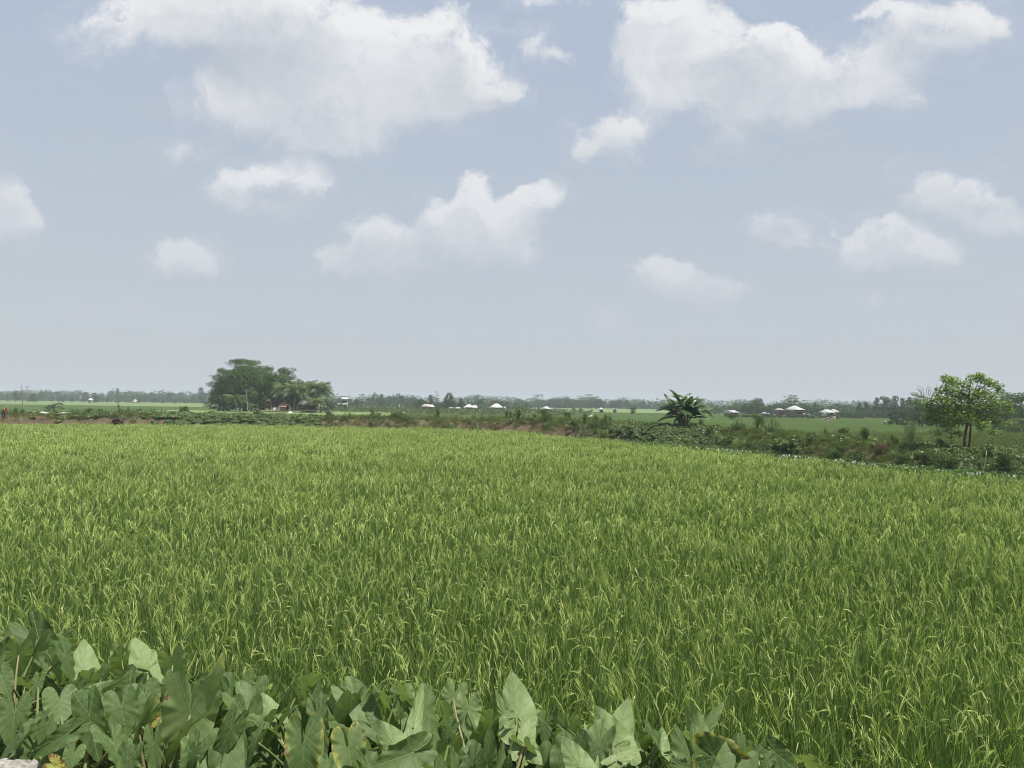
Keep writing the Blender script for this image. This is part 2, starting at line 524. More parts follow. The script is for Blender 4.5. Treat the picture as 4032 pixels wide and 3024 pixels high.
def on_bank(px, s, dz=0.0):
    return at(px, bank_d(px, s), dz)

def m_of(npx, d):
    return npx * d / F_PX
# ------------------------------------------------------------------ ground
def ground_material():
    m, k = material('paddy_soil_and_grass')
    out = k.n('ShaderNodeOutputMaterial')
    bs = k.n('ShaderNodeBsdfPrincipled')
    geo = k.n('ShaderNodeNewGeometry')
    P = geo.outputs['Position']
    at_ = k.n('ShaderNodeAttribute', attribute_name='tint')       # 0 bare earth .. 1 green
    n1 = k.noise(P, 1.3, 6.0, 0.65)
    n2 = k.noise(P, 9.0, 5.0, 0.6)
    n3 = k.noise(k.vmath('MULTIPLY', P, (0.25, 1.0, 0.0)), 0.035, 4.0, 0.6)
    earth = k.mix(n2, (0.078, 0.059, 0.039, 1), (0.155, 0.120, 0.078, 1))
    grass = ramp(k, k.math('ADD', k.math('MULTIPLY', n1, 0.5), k.math('MULTIPLY', n3, 0.5)),
                 [(0.3, (0.10, 0.155, 0.055)), (0.5, (0.145, 0.21, 0.078)), (0.7, (0.185, 0.255, 0.10))])
    f = k.mapr(k.math('ADD', at_.outputs['Fac'], k.math('MULTIPLY', k.math('SUBTRACT', n1, 0.5), 0.9)), 0.35, 0.65)
    k.link(k.mix(f, earth, grass), bs.inputs['Base Color'])
    bs.inputs['Roughness'].default_value = 0.95
    bs.inputs['Specular IOR Level'].default_value = 0.1
    b = k.n('ShaderNodeBump')
    b.inputs['Strength'].default_value = 0.8
    b.inputs['Distance'].default_value = 0.12
    k.link(k.math('ADD', n2, n1), b.inputs['Height'])
    k.link(b.outputs[0], bs.inputs['Normal'])
    k.link(bs.outputs[0], out.inputs[0])
    return m

def soil_amount(x, y):
    """How bare the bank is: 1 bare brown earth, 0 covered."""
    s = edge_dist(x, y); w = ditch_w(x)
    u = x / np.maximum(y, 1) * F_PX + CX
    face = sstep(-.3, .5, s - w + .5) * (1 - sstep(1.2, 2.6, s - w))
    left = sstep(760, 560, u)
    mid = .75 * sstep(1950, 2080, u) * (1 - sstep(2500, 2700, u))
    bits = sstep(.5, .85, wob(x, y, .33)) * .5
    return np.clip(face * np.maximum(np.maximum(left, mid), bits), 0, 1)

def build_ground():
    rr = np.concatenate([np.linspace(0.4, 12, 60), np.linspace(12.3, 30, 50), np.linspace(30.4, 110, 220), np.geomspace(111.5, 340, 90), np.geomspace(350, 5200, 26)])
    th = np.concatenate([np.linspace(-180, -44, 18, endpoint=False), np.linspace(-44, 44, 330), np.linspace(44, 180, 18)[1:]])
    A, D = np.meshgrid(np.radians(th), rr)
    x, y = D * np.sin(A), D * np.cos(A)
    z = height(x, y)
    s = edge_dist(x, y)
    soil = soil_amount(x, y)
    t = (x - SHELF_P[0]) * SHELF_N[0] + (y - SHELF_P[1]) * SHELF_N[1]
    green = np.where(s > 0.3, 1 - soil, 0.12)
    w = ditch_w(x)
    green = np.where((s > .3) & (s < w + 8.5), np.minimum(green, .42 + .25 * wob(x, y, .6)), green)
    green = np.where(t < 1.0, 0.1, green)
    n, k = x.shape
    v = np.stack([x, y, z], -1).reshape(-1, 3)
    i = np.arange(n - 1)[:, None] * k + np.arange(k - 1)[None]
    f = np.stack([i, i + k, i + k + 1, i + 1], -1).reshape(-1, 4)[:, ::-1]
    mb = MB().add(v, f, green.ravel())
    mb.add(np.array([[0, 0, 2.25]]), np.zeros((0, 3), int))
    c = len(v)
    mb.f.append(np.array([[j + 1, j, c] for j in range(k - 1)])[:, ::-1]); mb.m.append(np.zeros(k - 1, int))
    o = mb.build('ground', ground_material(), smooth=True)
    tag(o, kind='structure')
build_ground()

# ------------------------------------------------------------------ rice
M_RICE = foliage('rice_leaf', (0.042, 0.088, 0.023), (0.130, 0.207, 0.057), (0.275, 0.358, 0.125), trans=0.42, rough=0.42, spec=0.35, field=0.5, field_scale=0.16, rnd=0.2)
M_YOUNG = foliage('young_rice_leaf', (0.14, 0.215, 0.075), (0.205, 0.29, 0.11), (0.28, 0.37, 0.15), trans=0.42, rough=0.5, field=0.5, field_scale=0.03)
M_EAR = foliage('rice_ear', (0.21, 0.31, 0.07), (0.37, 0.465, 0.135), (0.60, 0.65, 0.26), trans=0.3, rough=0.6, spec=0.2, rnd=0.35)

def rice_tuft(rad, nb, npan, bw, ew, hmin=0.42, hmax=0.80, seed=0, ear_len=0.19, sticks=7, mats=None):
    g = np.random.default_rng(seed)
    mb = MB()
    rr = rad * np.sqrt(g.random(nb)); aa = g.random(nb) * 2 * math.pi
    base = np.stack([rr * np.cos(aa), rr * np.sin(aa), np.zeros(nb)], -1)
    az = g.random(nb) * 2 * math.pi
    L = g.uniform(hmin, hmax, nb)
    lean = np.abs(g.normal(0.08, 0.075, nb))
    curve = np.where(g.random(nb) < .09, g.uniform(.5, 1.4, nb), g.uniform(.0, .32, nb))
    tint = np.clip(g.normal(.45, .27, nb) + np.where(g.random(nb) < .12, .35, 0), 0, 1)
    mb.ribbons(base, az, lean, curve, L, bw * g.uniform(.7, 1.25, nb), 4, tint, 0, twist=g.random(nb) * 2 * math.pi)
    for i in range(npan):
        r_, a_ = rad * math.sqrt(g.random()), g.random() * 6.28
        b = np.array([r_ * math.cos(a_), r_ * math.sin(a_), 0])
        hgt = g.uniform(.52, .74)
        az0 = g.random() * 6.28
        h = np.array([math.cos(az0), math.sin(az0), 0])
        lean0 = g.uniform(.02, .16)
        bend = g.choice([g.uniform(.1, .5), g.uniform(.1, .6), g.uniform(.3, .9), g.uniform(1.0, 2.0)])
        n = 9
        p, q = [], b + np.array([0, 0, .25])
        ang = lean0
        top0 = hgt - .25
        for j in range(3):
            p.append(q.copy()); q = q + top0 / 3 * (h * math.sin(ang) + np.array([0, 0, math.cos(ang)])); ang += .03
        k0 = len(p)
        for j in range(n):
            p.append(q.copy()); q = q + ear_len / n * (h * math.sin(ang) + np.array([0, 0, math.cos(ang)])); ang += bend / n
        p = np.array(p)
        side = np.cross(h, [0, 0, 1.0])
        tt = g.uniform(.25, .85)
        def strip(P, w, t):
            d = np.gradient(P, axis=0); d /= np.linalg.norm(d, axis=1)[:, None] + 1e-9
            sv = np.cross(d, g.normal(size=3)); sv /= np.linalg.norm(sv, axis=1)[:, None] + 1e-9
            m = len(P)
            W = (w * np.concatenate([[.6], np.ones(max(m - 2, 0)), [.45]]))[:, None]
            V = np.stack([P - sv * W / 2, P + sv * W / 2], 1).reshape(-1, 3)
            Fq = [(2 * a, 2 * a + 1, 2 * a + 3, 2 * a + 2) for a in range(m - 1)]
            mb.add(V, Fq, t, mat=1)
        strip(p[:k0 + 1], ew * .45, .0)
        strip(p[k0:], ew * .8, tt)
        for j in range(sticks):
            u = k0 + int((n - 1) * (j + .3) / sticks)
            st = p[u]
            out = h * g.normal(.12, .2) + side * g.normal(0, .22) + 1.0 * (p[min(u + 1, len(p) - 1)] - p[u - 1]) / np.linalg.norm(p[min(u + 1, len(p) - 1)] - p[u - 1])
            out /= np.linalg.norm(out)
            l = ear_len * g.uniform(.3, .5)
            P = [st]
            for e in range(3):
                P.append(P[-1] + out * l / 3); out = out + np.array([0, 0, -.06 - .12 * bend]); out /= np.linalg.norm(out)
            strip(np.array(P), ew * g.uniform(.8, 1.2), tt + g.normal(0, .08))
    return mb.build('rice_tuft', mats or [M_RICE, M_EAR], link=False)

def in_field(x, y, m=0.15):
    t = (x - SHELF_P[0]) * SHELF_N[0] + (y - SHELF_P[1]) * SHELF_N[1]
    return (edge_dist(x, y) < -m) & (t > .45)

def grid_points(y0, y1, step, spread=0.70, jit=0.45, extra=1.5):
    ys = np.arange(y0, y1, step)
    xs_, ys_ = [], []
    for y in ys:
        w = spread * y + extra
        xs = np.arange(-w, w, step)
        xs_.append(xs); ys_.append(np.full(len(xs), y))
    x, y = np.concatenate(xs_), np.concatenate(ys_)
    return x + RNG.uniform(-jit, jit, len(x)) * step, y + RNG.uniform(-jit, jit, len(x)) * step

def build_rice():
    protos = [rice_tuft(.22, 66, 3, .0136, .0072, .52, .95, seed=i, ear_len=.25, sticks=8) for i in range(8)]
    protos += [rice_tuft(.36, 82, 7, .020, .0125, .52, .93, seed=20 + i, ear_len=.27, sticks=5) for i in range(5)]
    protos += [rice_tuft(.75, 150, 22, .034, .024, .50, .90, seed=40 + i, ear_len=.29, sticks=4) for i in range(5)]
    P, I = [], []
    for y0, y1, st, lo, hi in ((3.0, 17, .23, 0, 8), (17, 40, .42, 8, 13), (40, 90, .85, 13, 18)):
        x, y = grid_points(y0, y1, st)
        ok = in_field(x, y)
        x, y = x[ok], y[ok]
        P.append(np.stack([x, y, height(x, y) - .02], -1))
        I.append(RNG.integers(lo, hi, len(x)))
    P, I = np.concatenate(P), np.concatenate(I)
    n = len(P)
    wind = .13 * wob(P[:, 0] * .6, P[:, 1] * .45, 1.0)
    rot = np.stack([RNG.normal(0, .08, n) + .6 * wind, RNG.normal(.03, .08, n) + wind, RNG.uniform(0, 6.28, n)], -1)
    hgt = 1.0 + .13 * wob(P[:, 0], P[:, 1], 1.1) + RNG.normal(0, .08, n)
    scl = np.stack([np.ones(n), np.ones(n), hgt], -1)
    scatter('rice_field', P, rot, scl, I, protos, 'dense green rice with yellow-green ears filling the near field', 'rice crop')
    # fields beyond the bank
    protos = [rice_tuft(1.7, 230, 0, .075, .05, .32, .5, seed=60 + i, mats=[M_YOUNG, M_EAR]) for i in range(4)]
    x, y = [], []
    for a, b, st in ((60, 150, 1.5), (150, 340, 2.4)):
        xx, yy = grid_points(a, b, st)
        x.append(xx); y.append(yy)
    x, y = np.concatenate(x), np.concatenate(y)
    s = edge_dist(x, y)
    z = height(x, y)
    ok = (s > ditch_w(x) + 10.5) & (z < .12)
    P = np.stack([x, y, z - .02], -1)[ok]
    n = len(P)
    rot = np.stack([np.zeros(n), np.zeros(n), RNG.uniform(0, 6.28, n)], -1)
    hgt = .75 + .1 * wob(P[:, 0], P[:, 1], .11)
    scl = np.stack([np.ones(n), np.ones(n), hgt], -1)
    scatter('distant_rice_field', P, rot, scl, RNG.integers(0, 4, n), protos, 'flat young green rice fields stretching to the treeline beyond the bank', 'rice crop')
build_rice()

# ------------------------------------------------------------------ haze
def build_haze():
    mb = MB()
    mb.box((0, 1500, 13.5), (7000, 5400, 39))
    m, k = material('humid_air')
    out = k.n('ShaderNodeOutputMaterial')
    v = k.n('ShaderNodeVolumePrincipled')
    v.inputs['Color'].default_value = (0.80, 0.88, 0.95, 1)
    v.inputs['Density'].default_value = HAZE
    v.inputs['Anisotropy'].default_value = 0.0
    k.link(v.outputs[0], out.inputs['Volume'])
    o = mb.build('haze', m)
    tag(o, kind='stuff', label='pale humid haze hanging over the whole plain')
HAZE = 0.00040
build_haze()
# ------------------------------------------------------------------ taro plants on the shelf below the road
def taro_leaf_material():
    m, k = material('taro_leaf')
    out = k.n('ShaderNodeOutputMaterial')
    uv = k.n('ShaderNodeUVMap', uv_map='uv')
    sep = k.n('ShaderNodeSeparateXYZ'); k.link(uv.outputs[0], sep.inputs[0])
    x, y = sep.outputs[0], sep.outputs[1]
    ax = k.math('ABSOLUTE', x)
    rim = k.n('ShaderNodeAttribute', attribute_name='rim').outputs['Fac']
    age = k.n('ShaderNodeAttribute', attribute_name='tint').outputs['Fac']     # 0 deep green .. 1 yellowing
    oi = k.n('ShaderNodeObjectInfo')
    geo = k.n('ShaderNodeNewGeometry')
    # veins: midrib, two basal ribs, side veins curving to the margin
    mid = k.mapr(ax, 0.004, 0.020, 1.0, 0.0)
    basal = k.mapr(k.math('ABSOLUTE', k.math('SUBTRACT', ax, k.math('MULTIPLY', y, -0.62))), 0.004, 0.018, 1.0, 0.0)
    basal = k.math('MULTIPLY', basal, k.math('LESS_THAN', y, 0.0))
    ph = k.math('SUBTRACT', y, k.math('MULTIPLY', ax, 0.75))
    fr = k.math('ABSOLUTE', k.math('SUBTRACT', k.math('FRACT', k.math('MULTIPLY_ADD', ph, 4.3, 20.15)), 0.5))
    side = k.math('MULTIPLY', k.mapr(fr, 0.012, 0.05, 1.0, 0.0), k.mapr(ax, 0.28, 0.42, 0.75, 0.2))
    vein = k.math('MAXIMUM', mid, k.math('MAXIMUM', basal, side))
    nz = k.noise(uv.outputs[0], 5.0, 5.0, 0.6)
    shift = k.n('ShaderNodeCombineXYZ')
    k.link(k.math('MULTIPLY', oi.outputs['Random'], 40.0), shift.inputs[2])
    nz2 = k.noise(k.vmath('ADD', uv.outputs[0], shift.outputs[0]), 3.2, 4.0, 0.6)
    top = k.mix(k.mapr(nz, 0.3, 0.7), (0.070, 0.130, 0.033, 1), (0.130, 0.198, 0.062, 1))
    top = k.mix(k.math('MULTIPLY', oi.outputs['Random'], 0.6), top, (0.135, 0.178, 0.075, 1))
    top = k.mix(1.0, top, k.mix(oi.outputs['Random'], (0.62, 0.66, 0.62, 1), (1.25, 1.25, 1.3, 1)), 'MULTIPLY')
    under = k.mix(k.mapr(nz, 0.3, 0.7), (0.20, 0.275, 0.105, 1), (0.25, 0.325, 0.145, 1))
    col = k.mix(geo.outputs['Backfacing'], top, under)
    col = k.mix(k.math('MULTIPLY', vein, 0.6), col, (0.25, 0.33, 0.15, 1))
    # yellowing that creeps in from the margin, then scorched brown specks
    yel = k.mapr(k.math('ADD', k.math('MULTIPLY', rim, 0.55), k.math('ADD', k.math('MULTIPLY', nz2, 0.75), k.math('SUBTRACT', age, 0.5))), 0.88, 1.10)
    col = k.mix(yel, col, (0.36, 0.36, 0.075, 1))
    scorch = k.mapr(k.math('ADD', k.math('MULTIPLY', rim, 0.5), k.math('ADD', k.math('MULTIPLY', k.noise(k.vmath('ADD', uv.outputs[0], shift.outputs[0]), 7.5, 3.0, 0.5), 0.9), k.math('MULTIPLY', age, 0.42))), 1.22, 1.27)
    col = k.mix(scorch, col, (0.16, 0.105, 0.05, 1))
    dust = k.mapr(k.noise(uv.outputs[0], 75.0, 2.0, 0.5), 0.69, 0.74, 0.0, 0.4)
    col = k.mix(dust, col, (0.42, 0.42, 0.36, 1))
    bs = k.n('ShaderNodeBsdfPrincipled')
    k.link(col, bs.inputs['Base Color'])
    bs.inputs['Roughness'].default_value = 0.52
    bs.inputs['Specular IOR Level'].default_value = 0.24
    b = k.n('ShaderNodeBump')
    b.inputs['Strength'].default_value = 0.6
    b.inputs['Distance'].default_value = 0.006
    k.link(k.math('ADD', k.math('MULTIPLY', vein, -0.8), k.math('MULTIPLY', fr, 0.45)), b.inputs['Height'])
    k.link(b.outputs[0], bs.inputs['Normal'])
    tr = k.n('ShaderNodeBsdfTranslucent')
    k.link(k.mix(1.0, col, (1.2, 1.3, 0.6, 1), 'MULTIPLY'), tr.inputs[0])
    mx = k.n('ShaderNodeMixShader'); mx.inputs[0].default_value = 0.3
    k.link(bs.outputs[0], mx.inputs[1]); k.link(tr.outputs[0], mx.inputs[2])
    k.link(mx.outputs[0], out.inputs[0])
    return m
M_TARO = taro_leaf_material()
M_STALK = foliage('taro_stalk', (0.09, 0.14, 0.04), (0.17, 0.22, 0.07), (0.26, 0.24, 0.13), trans=0.12, rough=0.45)
M_DEAD = foliage('withered_leaf', (0.16, 0.07, 0.035), (0.33, 0.17, 0.08), (0.52, 0.40, 0.16), trans=0.25, rough=0.8, spec=0.1)

NR, NA = 9, 64
_phi = np.linspace(-math.pi, math.pi, NA + 1)
def _outline(lobes, point):
    """Arrow-shaped leaf margin as radius by angle from the tip direction; the deep notch lies at +-180 degrees."""
    knots = np.radians([0, 6, 16, 32, 52, 78, 105, 128, 145, 156, 166, 174, 180])
    rad = np.array([1.0, .93 * point, .80, .66, .57, .53, .56, .64, .70 * lobes, .66 * lobes, .50 * lobes, .26 * lobes, .07])
    return np.interp(np.abs(_phi), knots, rad)

def taro_leaf(A, T, N, L, w=1.0, fold=0.25, droop=0.25, curl=0.0, wave=1.0, age=0.2, seed=0, lobes=1.0):
    """Leaf mesh: attached at A, tip along T, upper face towards N."""
    g = np.random.default_rng(seed)
    rb = _outline(lobes * g.uniform(.92, 1.08), g.uniform(.95, 1.02))
    q = np.linspace(0, 1, NR + 1)[1:]
    rr = q[:, None] * rb[None]
    x = rr * np.sin(_phi)[None] * w * .82
    y = rr * np.cos(_phi)[None]
    p1, p2, p3 = g.uniform(0, 6.28, 3)
    ripple = q[:, None] ** 3.4 * (np.sin(_phi * 7 + p1) * .022 + np.sin(_phi * 13 + p2) * .022 + np.sin(_phi * 3 + p2) * .05 + np.sin(_phi * 19 + p3) * .008) * wave
    z = fold * (np.abs(x) ** 1.35) * .9 - droop * np.where(y > 0, y ** 2, .55 * y ** 2) + ripple
    z += curl * np.maximum(np.abs(x) - .12, 0) ** 1.3 * 1.6
    z += g.normal(0, .05) * x
    P = np.stack([x, y, z], -1).reshape(-1, 3)
    P = np.concatenate([[[0, 0, 0]], P]) * L
    T = T.normalized(); N = (N - T * N.dot(T)).normalized(); X = T.cross(N)
    Mx = np.array([X, T, N])
    W = P @ Mx + np.array(A)
    k = NA + 1
    f = [(1 + i * k + j + 1, 1 + (i + 1) * k + j + 1, 1 + (i + 1) * k + j, 1 + i * k + j) for i in range(NR - 1) for j in range(NA)]
    tri = [(0, 2 + j, 1 + j) for j in range(NA)]
    uv = np.concatenate([[[0, 0]], np.stack([x / max(w * .82, .1), y], -1).reshape(-1, 2)])
    mb = MB()
    mb.add(W, f, age, uv)
    mb.f.append(np.array(tri)); mb.m.append(np.zeros(len(tri), int))
    me = mb.mesh('leaf', M_TARO, smooth=True)
    a = me.attributes.new('rim', 'FLOAT', 'POINT')
    a.data.foreach_set('value', np.concatenate([[0], np.repeat(q, k)]).astype(np.float32))
    return me

def zone(z, x, y):
    ox, oy, s = {'A': (0, 2400, 2.212), 'B': (900, 2550, 2.212), 'C': (1800, 2600, 2.765), 'D': (2500, 2650, 2.765)}[z]
    return ox + x / s, oy + y / s

def canopy_point(px, py, dz):
    r = ray(px, py)
    y = (CAM.z - 1.90 - dz) / (-r.z - .06)
    return CAM + r * y

# every plant: what singles it out, then its leaves
# leaf: zone, where the stalk meets the blade, tip (zone pixels), width, F upper / B under face to the road, height off the canopy, tip lean, fold, curl, age
PLANTS = [
 ('taro plant with a whitish upright leaf, behind the rubble heap nearest the rice', [
  ('A',70,275,155,88,.8,'B',-.02,.1,.3,0,.42),('A',330,300,165,395,.75,'F',.0,.2,.3,0,.25),('A',480,280,645,160,.55,'B',-.1,.1,.3,.1,.1),('A',345,285,605,640,.62,'F',.05,.3,.6,0,.15),('A',540,385,708,300,.45,'B',-.12,.1,.3,.1,.1),('A',40,330,-70,440,.9,'F',0,.2,.3,0,.2)]),
 ('taro plant with one broad dark leaf hanging straight down over the rubble heap', [
  ('A',130,900,85,1225,.95,'F',.08,.3,.25,0,.25),('A',20,590,85,760,1.1,'F',.03,.3,.2,0,.15),('A',290,395,180,770,.5,'B',-.03,.15,.3,.1,.35),('A',110,350,40,540,.8,'F',-.05,.2,.3,0,.62)]),
 ('taro plant with a narrow bright leaf reaching over the rubble heap beside a yellowed leaf', [
  ('A',590,1075,232,1308,.62,'F',.12,.55,.4,0,.2),('A',520,790,525,1010,1.5,'F',.05,.5,.15,0,.2),('A',780,930,862,1345,.66,'F',.06,.2,.35,0,.15),('A',640,1250,560,1420,1.2,'F',.02,.4,.2,.1,.30),('A',470,1345,580,1400,1.0,'F',.1,.5,.2,.1,1.05),('A',640,1165,610,1290,.6,'B',.0,.2,.3,.6,1.15)]),
 ('taro plant of small dark hanging leaves crowded between the rubble heap and its neighbours', [
  ('A',390,1010,330,1190,.75,'F',.0,.2,.3,0,.15),('A',200,1060,140,1230,.7,'F',-.02,.2,.3,0,.3),('A',330,640,290,800,.7,'F',-.04,.2,.3,0,.2),('A',450,900,420,1030,.8,'F',-.03,.3,.3,0,.1)]),
 ('taro plant with one smooth heart-shaped leaf below a rolled yellow-green one', [
  ('A',1060,850,1112,1160,1.0,'F',.08,.35,.2,0,.25),('A',850,700,1150,590,.4,'B',.03,.1,.5,.5,.1),('A',700,690,600,800,.9,'F',-.02,.3,.2,0,.25),('A',800,600,730,740,.7,'F',-.05,.25,.3,0,.2)]),
 ('taro plant with one dark forked leaf and two bright pale upright leaves against the rice', [
  ('A',1110,440,1150,720,1.05,'B',-.12,-.15,.25,0,.1),('A',1290,530,1175,270,.85,'B',-.1,.25,.25,.1,.12),('A',1290,530,1500,545,.8,'B',-.1,.25,.25,.1,.12),('A',735,540,735,285,.95,'B',-.08,.2,.35,0,.12),('A',1630,660,1825,555,.6,'F',-.1,.05,.3,0,.1),('A',920,520,900,640,.7,'F',-.1,.15,.3,0,.15)]),
 ('taro plant with a wide dull grey leaf flecked with white dust', [
  ('A',1260,740,1300,960,1.35,'F',.0,.4,.15,0,.5),('A',1480,640,1400,820,.9,'F',.02,.3,.2,0,.3),('A',1180,650,1250,545,.6,'F',-.03,.2,.3,0,.15)]),
 ('taro plant with the largest leaf, its veined underside showing and its edge scorched yellow', [
  ('A',1655,910,1565,1480,.86,'B',.12,.1,.15,0,.42),('A',1260,960,1052,1238,.34,'B',.1,.3,.7,.4,.62),('A',1400,960,1290,1040,.8,'F',.05,.4,.3,0,.98),('A',1340,1180,1350,1500,.6,'F',.08,.2,.3,0,.5)]),
 ('taro plant with a narrow bluish leaf before a bright green one with pale rim', [
  ('A',2010,1040,1858,1355,.72,'F',.15,.3,.3,0,.05),('B',140,640,75,1055,.85,'F',.08,.25,.25,0,.2),('A',1690,1250,1640,1420,.7,'F',.05,.2,.3,0,.15)]),
 ('taro plant with a tall spear-like upright leaf edged in yellow', [
  ('A',1830,700,1950,405,.6,'F',-.05,.1,.35,0,.55),('A',1860,760,1980,600,.5,'F',-.03,.1,.35,.1,.6),('A',1620,880,1740,600,.35,'F',.02,.1,.5,.3,.2),('A',1660,880,1740,840,.6,'B',.05,.2,.3,.3,.3)]),
 ('taro plant with a big rounded leaf whose two lobes stand up beside a small hole', [
  ('B',190,370,55,640,.95,'F',.02,.3,.2,0,.3),('B',395,580,300,420,.85,'B',.04,.25,.25,.1,.3),('B',440,600,550,320,.3,'F',.02,.1,.6,.3,.1),('B',600,660,590,500,.55,'B',-.05,.1,.3,.1,.1)]),
 ('taro plant hanging two long scalloped leaves, the wider one yellow-spotted along its margin', [
  ('B',660,820,650,1260,.95,'F',.12,.3,.2,0,.56),('B',785,640,835,1000,.6,'F',.05,.25,.3,0,.3),('B',690,600,640,860,.5,'F',.06,.2,.4,0,.15)]),
 ('taro plant with a dark two-lobed leaf seen from below on a pale stalk', [
  ('B',980,545,1000,800,.95,'B',-.02,-.2,.3,0,.1),('B',740,500,790,280,.8,'B',-.1,.1,.3,0,.1),('B',640,500,660,350,.6,'B',-.1,.1,.3,0,.1),('B',1040,440,1120,330,.8,'F',-.1,.1,.3,0,.1)]),
 ('taro plant whose leaf has brown burnt patches at the tip of one lobe', [
  ('B',1050,860,1105,1220,1.0,'F',.12,.3,.2,0,.60),('B',880,980,900,1080,.8,'F',.1,.3,.3,0,.25)]),
 ('taro plant with a broad sunlit pale leaf rippled along its edge', [
  ('B',1115,470,1370,770,.75,'F',.05,.4,.35,0,.2),('B',1445,845,1305,655,.95,'B',.06,.2,.25,.1,.15),('B',1060,470,1040,370,.5,'B',-.02,.1,.4,.2,.1),('B',1250,700,1400,860,.9,'F',.03,.3,.3,0,.15)]),
 ('taro plant with a wide dark forked leaf beside a narrow whitish upright one', [
  ('B',1510,450,1530,700,1.05,'B',-.08,-.2,.25,0,.1),('B',1610,700,1690,330,.38,'B',-.03,.3,.5,.3,.2),('B',1510,500,1560,700,.9,'F',-.06,.2,.3,0,.15)]),
 ('taro plant with a fresh glossy leaf pointing sideways, its raised edge catching the sun', [
  ('B',1600,910,1250,1045,.85,'F',.16,.45,.45,.1,.05),('B',1930,700,1850,820,1.0,'F',.05,.3,.3,0,.25)]),
 ('taro plant holding two dark forked leaves high on long pale stalks', [
  ('B',2090,545,2100,800,1.05,'B',-.02,-.2,.2,0,.1),('B',1960,440,1900,700,1.0,'B',-.1,-.2,.25,0,.1),('C',990,790,1095,515,.55,'F',-.1,.1,.4,.1,.1)]),
 ('taro plant with a very large pale sunlit leaf standing upright above the others', [
  ('C',655,625,620,172,.98,'B',-.02,.2,.2,0,.1),('C',660,625,905,560,.6,'B',-.02,.2,.2,0,.1),('C',520,605,415,305,.4,'B',-.03,.1,.5,.2,.2),('C',960,690,950,960,.7,'F',-.02,.2,.3,0,.15)]),
 ('taro plant with a folded pale leaf on a bright stalk, one lobe narrow', [
  ('C',735,925,930,1150,.95,'B',.08,-.5,.35,0,.15),('C',735,925,830,600,.7,'B',.08,.3,.3,0,.15),('C',330,1110,372,735,.62,'F',.05,.15,.35,0,.35),('C',460,1180,510,860,.42,'B',.08,.1,.4,.1,.2),('C',250,1240,255,1030,.95,'F',.14,.3,.2,0,.05),('C',540,1230,560,1030,.8,'F',.1,.2,.3,0,.1)]),
 ('taro plant with a long twisted narrow leaf lying across a pale rounded one', [
  ('C',1410,945,1105,695,.32,'F',.03,.1,.5,.2,.25),('C',1420,930,1400,700,.75,'B',-.02,.2,.25,0,.3),('C',1345,1165,1140,840,.85,'B',.1,.3,.3,0,.2),('C',1100,960,1060,830,.8,'F',.02,.2,.3,0,.0)]),
 ('taro plant with two sunlit pale lobes spread like wings, half in shade below', [
  ('C',1725,940,1520,525,.95,'B',.05,.2,.25,0,.35),('C',1735,935,1840,452,.8,'B',.03,.2,.3,0,.2),('C',1700,960,1500,1170,.95,'B',.06,-.4,.25,0,.3),('C',1740,1095,1978,980,.5,'B',.1,.4,.4,.2,.45),('C',1950,880,2010,1040,.9,'F',-.02,.2,.3,0,.1)]),
 ('taro plant with a pale bluish leaf still folded over on a thick stalk', [
  ('D',270,835,300,598,.95,'B',.03,.2,.5,.5,.2),('D',420,875,615,850,.3,'F',.05,.2,.5,.2,.1),('D',470,990,640,1030,.8,'F',.08,.4,.2,0,.1),('D',130,800,150,680,.9,'F',-.05,.2,.3,0,.1)]),
 ('taro plant with a huge grey-green leaf, brown rings on its yellowed margin', [
  ('D',885,915,1360,1060,1.15,'F',.12,.4,.2,0,.62),('D',705,690,540,212,.55,'B',-.02,.1,.3,0,.1),('D',715,690,975,305,.45,'B',-.06,.1,.4,.1,.1),('D',700,720,720,900,.9,'B',-.02,-.1,.3,0,.1)]),
 ('outermost taro plant toward the open rice, a low leaf with rounded twin lobes', [
  ('D',1530,870,1800,1090,1.0,'F',.1,.35,.25,0,.45),('D',1450,950,1350,1080,.8,'F',.08,.3,.3,0,.3)]),
]

def stalk(A, N, base, seed):
    g = np.random.default_rng(seed)
    p0 = np.array(A) - np.array(N) * .012
    p1 = p0 - np.array(N) * .10 + np.array([0, 0, -.06])
    b = np.array(base) + g.normal(0, .05, 3) * (1, 1, 0)
    p2 = b + np.array([g.normal(0, .05), g.normal(0, .05), .38])
    t = np.linspace(0, 1, 10)[:, None]
    pts = (1 - t) ** 3 * p0 + 3 * (1 - t) ** 2 * t * p1 + 3 * (1 - t) * t ** 2 * p2 + t ** 3 * b
    return MB().tube(pts, np.linspace(.0065, .016, 10), 7, g.uniform(.2, .9))

